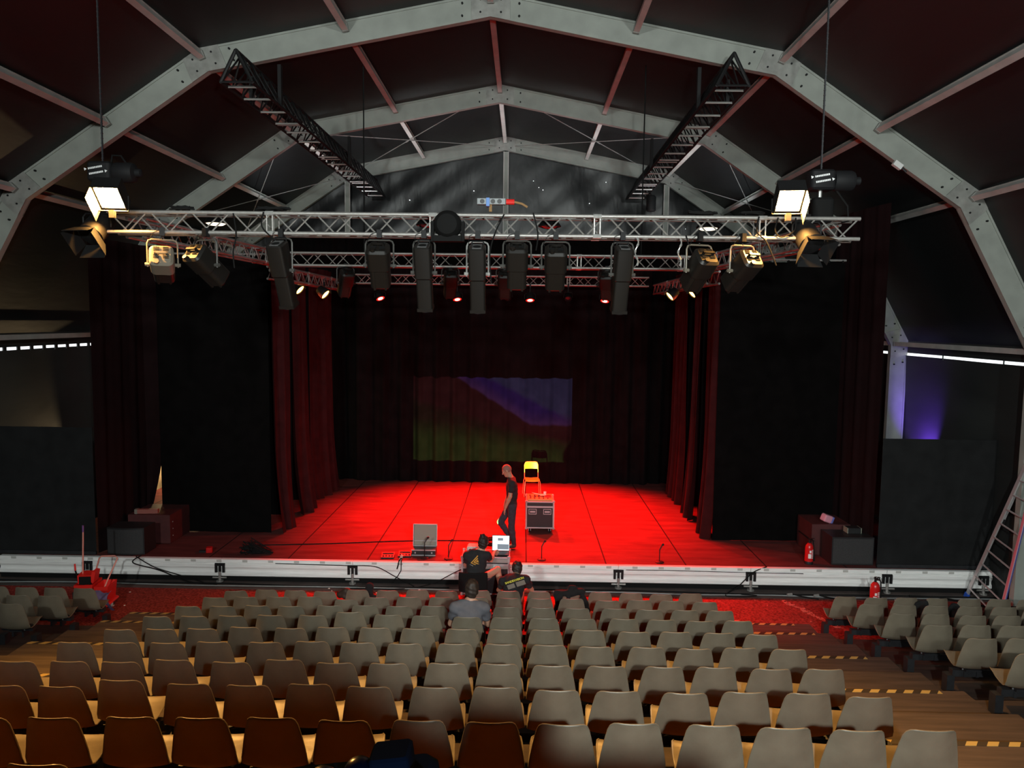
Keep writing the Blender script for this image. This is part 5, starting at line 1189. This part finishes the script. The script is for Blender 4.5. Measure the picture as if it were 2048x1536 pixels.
_me.materials.clear(); _me.materials.append(LET); o = bpy.data.objects.new('shirt_lettering', _me); COL.objects.link(o); o.parent = sh
cpos = Vector((-.095, 12.245, .875)) - Vector((-.14, 12.1, .42))
o.matrix_basis = Matrix.Translation(cpos) @ Rt.to_4x4() @ Matrix.Rotation(PI / 2, 4, 'X')
emblem(sh, (0, 0, 0), cpos + Rt @ Vector((0, .0, -.085)), Rt, 'grey_block_print', YGR, [[(-.16, -.04), (-.03, -.04), (-.03, .04), (-.16, .04)], [(.0, -.04), (.16, -.04), (.16, .045), (.0, .045)]])
person('person in grey t-shirt seen from behind among the beige seats, dark brown hair', (-.67, 9.5, 1.05),
       dict(head=(-.645, 9.62, 1.70), neck=(-.66, 9.57, 1.555), chest=(-.67, 9.54, 1.37), waist=(-.675, 9.50, 1.24), pelvis=(-.68, 9.47, 1.19), shL=(-.865, 9.55, 1.465), shR=(-.475, 9.55, 1.465),
            elL=(-.93, 9.66, 1.20), wrL=(-.83, 9.86, 1.18), haL=(-.79, 9.94, 1.17), elR=(-.42, 9.66, 1.20), wrR=(-.52, 9.86, 1.18), haR=(-.56, 9.94, 1.17),
            hipL=(-.76, 9.52, 1.17), hipR=(-.59, 9.52, 1.17), knL=(-.80, 9.93, 1.14), anL=(-.78, 9.97, .76), toL=(-.78, 9.93, .72), knR=(-.55, 9.93, 1.14), anR=(-.57, 9.97, .76), toR=(-.57, 9.93, .72)),
       (.03, .99, -.10), (0, 0, 1), SKIN, GTEE, JEAN, SHOE, 'short', hairm=mat('dark brown hair', (.022, .014, .010), .6))
# jacket and bags on seats
BFAB = mat('black jacket cloth', (.006, .006, .007), .95, 0, .2, 20)
bump_sdf('jacket', 'black jacket heaped over front row seats right of centre', 'jacket', BFAB, [((.62, 12.02, .74), (1.02, 12.02, .78), .06), ((.66, 11.96, .70), (.60, 11.90, .42), .06, .05), ((1.05, 11.97, .68), (1.12, 11.95, .50), .06), ((.85, 12.03, .84), (.92, 12.02, .86), .04, .03), ((.80, 11.94, .66), (.95, 11.92, .5), .05)], .012, nz=(.010, 24, .5))
bump_sdf('backpack', 'black backpack standing behind a front row seat, left of centre', 'bag', BFAB, [((-2.62, 12.22, .50), (-2.58, 12.25, .72), .09, .07), ((-2.66, 12.28, .46), (-2.5, 12.26, .5), .08)], .012, nz=(.006, 30, .1))
bump_sdf('shoulder_bag', 'dark strap bag lying between front row seats, left of centre', 'bag', mat('dark brown bag leather', (.03, .02, .015), .6), [((-3.10, 12.3, .55), (-2.98, 12.28, .63), .06), ((-3.0, 12.25, .55), (-2.92, 12.25, .6), .05)], .012, nz=(.006, 30, .9))
bump_sdf('jacket', 'black jacket between third and fourth front seats of the right block', 'jacket', BFAB, [((6.64, 11.98, .62), (6.72, 12.0, .70), .09, .07), ((6.70, 11.9, .5), (6.66, 11.9, .60), .10)], .014, nz=(.008, 24, .2))
bump_sdf('jacket', 'black jacket between fourth and fifth front seats of the right block', 'jacket', BFAB, [((7.18, 11.98, .56), (7.24, 12.0, .64), .08, .07), ((7.22, 11.9, .48), (7.2, 11.9, .58), .09)], .014, nz=(.008, 24, .8))
# ================================================================== FOREGROUND LANTERN on the control table
t = thing('control_table', 'black control table just below the picture edge at the back of the stand', 'table', (.15, 1.2, 3.5)); mb = MB(); mb.bb(-1.0, 1.0, -.3, .22, .73, .77); mb.build('top', BLKP, t)
for x in (-.95, .95):
    for y in (-.26, .18): mb = MB(); mb.tube((x, y, 0), (x, y, .73), .02, 8); mb.build('leg', BLKM, t)
NAVY = mat('navy black plastic', (.002, .004, .012), .25, spec=.3); NAVYM = mat('matt navy black plastic', (.006, .010, .020), .9, spec=.0); NAVYL = mat('slate blue shiny plastic', (.04, .11, .24), .4, spec=.2)
t = thing('follow_spot', 'blurred navy black spotlight with two domed knobs at the bottom picture edge', 'stage light', (-.27, 1.25, 4.27))
R = rot3('Y', -.22)
mb = MB(); mb.rbox((-.02, .06, .105), (.30, .10, .16), .03, rot3('Y', -.13)); mb.build('housing', NAVYM, t, True)
mb = MB(); mb.rbox((.038, .05, .20), (.075, .07, .07), .010, rot3('Y', -.13)); mb.build('display_hood', NAVYM, t, True)
for x, z in ((-.088, .180), (-.020, .200)):
    mb = MB(); mb.lathe([(.026, -.035), (.031, -.01), (.030, .006), (.024, .017), (.012, .023), (.002, .025)], 24, Matrix.Translation((x, .03, z)) @ Matrix.Rotation(.35, 4, 'X')); mb.build('domed_knob', NAVY, t, True)
mb = MB(); mb.path([(.0, .0, .175), (.04, .0, .190), (.065, .0, .203), (.08, .0, .208), (.095, .0, .203), (.115, .0, .185), (.13, .0, .15), (.135, .0, .04)], .014, 10); mb.build('curved_bracket', NAVYL, t, True)
mb = MB(); mb.bb(-.12, .16, -.08, .10, .0, .04); mb.build('foot', NAVYM, t)
t = thing('monitor_hood', 'low dark navy equipment lid along the bottom edge right of centre', 'equipment lid', (.56, 1.25, 4.27)); mb = MB(); G = [[(x, y, .205 + .006 * math.sin(PI * (x + .14) / .28) - (y + .08) * .1) for x in np.linspace(-.14, .14, 12)] for y in (-.08, .08)]; mb.grid(G); mb.bb(-.14, .14, -.08, .08, 0, .19); mb.build('lid', NAVY, t)
# ================================================================== LIGHTS
def spot(name, loc, target, W, col, size, blend=.15, r=.05):
    l = bpy.data.lights.new(name, 'SPOT'); l.energy = W; l.color = col; l.spot_size = size; l.spot_blend = blend; l.shadow_soft_size = r
    o = bpy.data.objects.new(name, l); COL.objects.link(o); o.location = loc; d = Vector(target) - Vector(loc); o.rotation_euler = d.to_track_quat('-Z', 'Y').to_euler(); return o
def point(name, loc, W, col, r=.08):
    l = bpy.data.lights.new(name, 'POINT'); l.energy = W; l.color = col; l.shadow_soft_size = r; o = bpy.data.objects.new(name, l); COL.objects.link(o); o.location = loc; return o
for i, (X, lab) in enumerate(REDS):
    tx = X * .3 - .1 + (.5 if X > 0 else -.2); d = (Vector((tx, 18.2, .46)) - Vector((X, 20.78, 5.9))).normalized()
    spot('red_beam', Vector((X, 20.78, 5.9)) + d * .10, (tx, 18.0, .46), 8000, (1, .008, .004), math.radians(84), 1.0, .07)
for X, z, dx in ((-5.30, 5.98, 1), (-4.70, 5.88, 1), (3.44, 5.93, -1), (3.95, 6.0, -1)):
    d = Vector((dx * .75, -.15, -.62)).normalized(); spot('side_beam', Vector((X, 17.4, z)) + d * .12, Vector((X, 17.4, z)) + d * 5, 500, (1, .10, .03), math.radians(60), .5, .08)
spot('chair_beam', (-.93, 9.0, 6.30), (.29, 20.3, 1.35), 95, (1, .38, .05), math.radians(4.6), .3, .05)
# cool lights behind the camera; the high wide pair is added fill
COOL = (.93, 1., .97)
spot('rear_cool_light', (1.0, -1.2, 5.75), (3.3, 10, 6.8), 2300, COOL, math.radians(86), .22, .10)
spot('rear_cool_light', (-4.5, -5.5, 8.2), (-1.5, 16, 5.2), 3200, COOL, math.radians(80), .4, .25)
spot('rear_cool_light', (3.5, -5.5, 8.2), (.5, 16, 5.2), 3200, COOL, math.radians(80), .4, .25)
# backstage: warm lamp left, violet lamp right, added pale fill shining up at the rear roof
t = thing('light_blocker', 'added black panel behind the camera shading the near seats', 'light blocker', (0, -2.5, 3.5)); mb = MB(); mb.bb(-8, 7, -.03, .03, .0, 3.26); mb.build('panel', VELV, t)  # added panel, cuts the rear lights off the near seats
point('backstage_lamp', (-9.7, 20.3, 1.7), 130, (1, .70, .36))
spot('violet_lamp', (8.95, 17.0, 2.40), (9.4, 17.15, 2.72), 200, (.20, .07, 1), math.radians(115), .5, .04)
for X in (-5.6, -2.4, 1.2, 4.4): spot('roof_fill', (X, 20.0, 6.95), (X, 20.5, 10), 210, (.88, .97, 1), math.radians(100), .5, .12)  # added uplights that brighten the rear bay purlins
# picture projector: coloured slide through a spot
pl = spot('projector_beam', (-.92, 14.03, .925), (-.92, 20, .925), 28000, (1, 1, 1), math.radians(58), 0, .012)
pl.rotation_euler = (PI / 2, 0, 0)
l = pl.data; l.use_nodes = True; nt = l.node_tree; em = nt.nodes['Emission']
tc = nt.nodes.new('ShaderNodeTexCoord'); sx = nt.nodes.new('ShaderNodeSeparateXYZ'); nt.links.new(tc.outputs['Normal'], sx.inputs[0])
def mth(op, a, b=None, c=None, clamp=False):
    n = nt.nodes.new('ShaderNodeMath'); n.operation = op; n.use_clamp = clamp
    for i, q in enumerate((a, b, c)):
        if q is None: continue
        if isinstance(q, (int, float)): n.inputs[i].default_value = q
        else: nt.links.new(q, n.inputs[i])
    return n.outputs[0]
az = mth('ABSOLUTE', sx.outputs['Z']); a = mth('DIVIDE', sx.outputs['X'], az); b = mth('DIVIDE', sx.outputs['Y'], az)
u = mth('MULTIPLY_ADD', a, 1 / .609, .30 / .609); v = mth('MULTIPLY_ADD', b, 1 / .325, -.023 / .325)
ins = mth('MULTIPLY', mth('MULTIPLY', mth('GREATER_THAN', u, 0), mth('LESS_THAN', u, 1)), mth('MULTIPLY', mth('GREATER_THAN', v, 0), mth('LESS_THAN', v, 1)))
def ramp(x, lo, hi): return mth('DIVIDE', mth('SUBTRACT', x, lo), hi - lo, None, True)
def mixc(fac, c1, c2):
    n = nt.nodes.new('ShaderNodeMixRGB'); nt.links.new(fac, n.inputs[0])
    for i, q in ((1, c1), (2, c2)):
        if isinstance(q, tuple): n.inputs[i].default_value = q + (1,)
        else: nt.links.new(q, n.inputs[i])
    return n.outputs[0]
cu2 = mth('POWER', mth('MAXIMUM', mth('SUBTRACT', u, .28), 0.), 1.0)
ridge = mth('MAXIMUM', mth('SUBTRACT', 1.0, mth('MULTIPLY', mth('SUBTRACT', u, .27), 1.18)), .44)      # lower edge of the sky
sky = ramp(mth('SUBTRACT', v, ridge), -.012, .02)
dk = mth('MULTIPLY_ADD', mth('SUBTRACT', u, .45), -.95, 1.02)
skyc = mixc(ramp(mth('SUBTRACT', v, dk), -.03, .03), (.08, .05, .42), (.12, .17, .42)); skyc = mixc(ramp(mth('SUBTRACT', v, ridge), .16, .0), skyc, (.25, .12, .42))
hill2 = mth('SUBTRACT', .62, mth('MULTIPLY', mth('SUBTRACT', u, .2), .55))
land = mixc(ramp(mth('SUBTRACT', v, hill2), -.06, .04), (.05, .045, .02), (.11, .03, .03))
green = mixc(ramp(mth('SUBTRACT', mth('MULTIPLY_ADD', u, -.25, .48), v), -.05, .18), land, (.085, .20, .04))
colr = mixc(sky, green, skyc)
fin = mixc(ins, (0., 0., 0.), colr)
nt.links.new(fin, em.inputs['Color'])
t = thing('added_gooseneck', 'unseen gooseneck lamp added to light the foreground spotlight', 'lamp', (.02, 1.0, 4.27)); mb = MB(); mb.path([(0, 0, .002), (0, -.1, .2), (0, -.25, .40), (-.02, -.34, .42)], .008, 6); mb.build('neck', BLKM, t)
mb = MB(); mb.tube((-.02, -.34, .42), (-.05, -.38, .40), .02, 10); mb.build('head', BLKM, t)
spot('console_fill', (-.05, .61, 4.66), (-.25, 1.29, 4.46), 14, (.45, .68, 1), math.radians(70), .5, .02)  # added blue fill for the foreground spotlight
# ================================================================== WORLD + CAMERA
w = bpy.data.worlds.new('World'); SC.world = w; w.use_nodes = True; bg = w.node_tree.nodes['Background']; bg.inputs['Color'].default_value = (.92, .97, 1, 1); bg.inputs['Strength'].default_value = 2.0
try: w.cycles.sampling_method = 'NONE'
except Exception: pass
cam = bpy.data.cameras.new('Camera'); co = bpy.data.objects.new('Camera', cam); COL.objects.link(co); SC.camera = co
cam.sensor_width = 36; cam.sensor_fit = 'HORIZONTAL'; cam.lens = 36 * 1473.5 / 2048; cam.clip_end = 200; cam.clip_start = .05
pit, rl, yw = .0861, .0118, -.0146
cp, sp, cr, sr, cy, sy = math.cos(pit), math.sin(pit), math.cos(rl), math.sin(rl), math.cos(yw), math.sin(yw)
def wv(x, y, z): return Vector((x * cy + y * sy, -x * sy + y * cy, z))
r0 = wv(1, 0, 0); fwd = wv(0, cp, -sp); u0 = wv(0, sp, cp)
rr = r0 * cr + u0 * sr; uu = u0 * cr - r0 * sr
M = Matrix((rr, uu, -fwd)).transposed().to_4x4(); M.translation = (0, 0, 5.30); co.matrix_world = M
SC.view_settings.view_transform = 'Standard'; SC.view_settings.look = 'None'; SC.view_settings.exposure = 0; SC.view_settings.gamma = 1; SC.view_settings.use_curve_mapping = False
SC.cycles.use_denoising = True; SC.cycles.max_bounces = 5; SC.cycles.diffuse_bounces = 3; SC.cycles.glossy_bounces = 3; SC.cycles.transmission_bounces = 1
SC.cycles.sample_clamp_indirect = 3; SC.cycles.sample_clamp_direct = 0; SC.cycles.caustics_reflective = False; SC.cycles.caustics_refractive = False
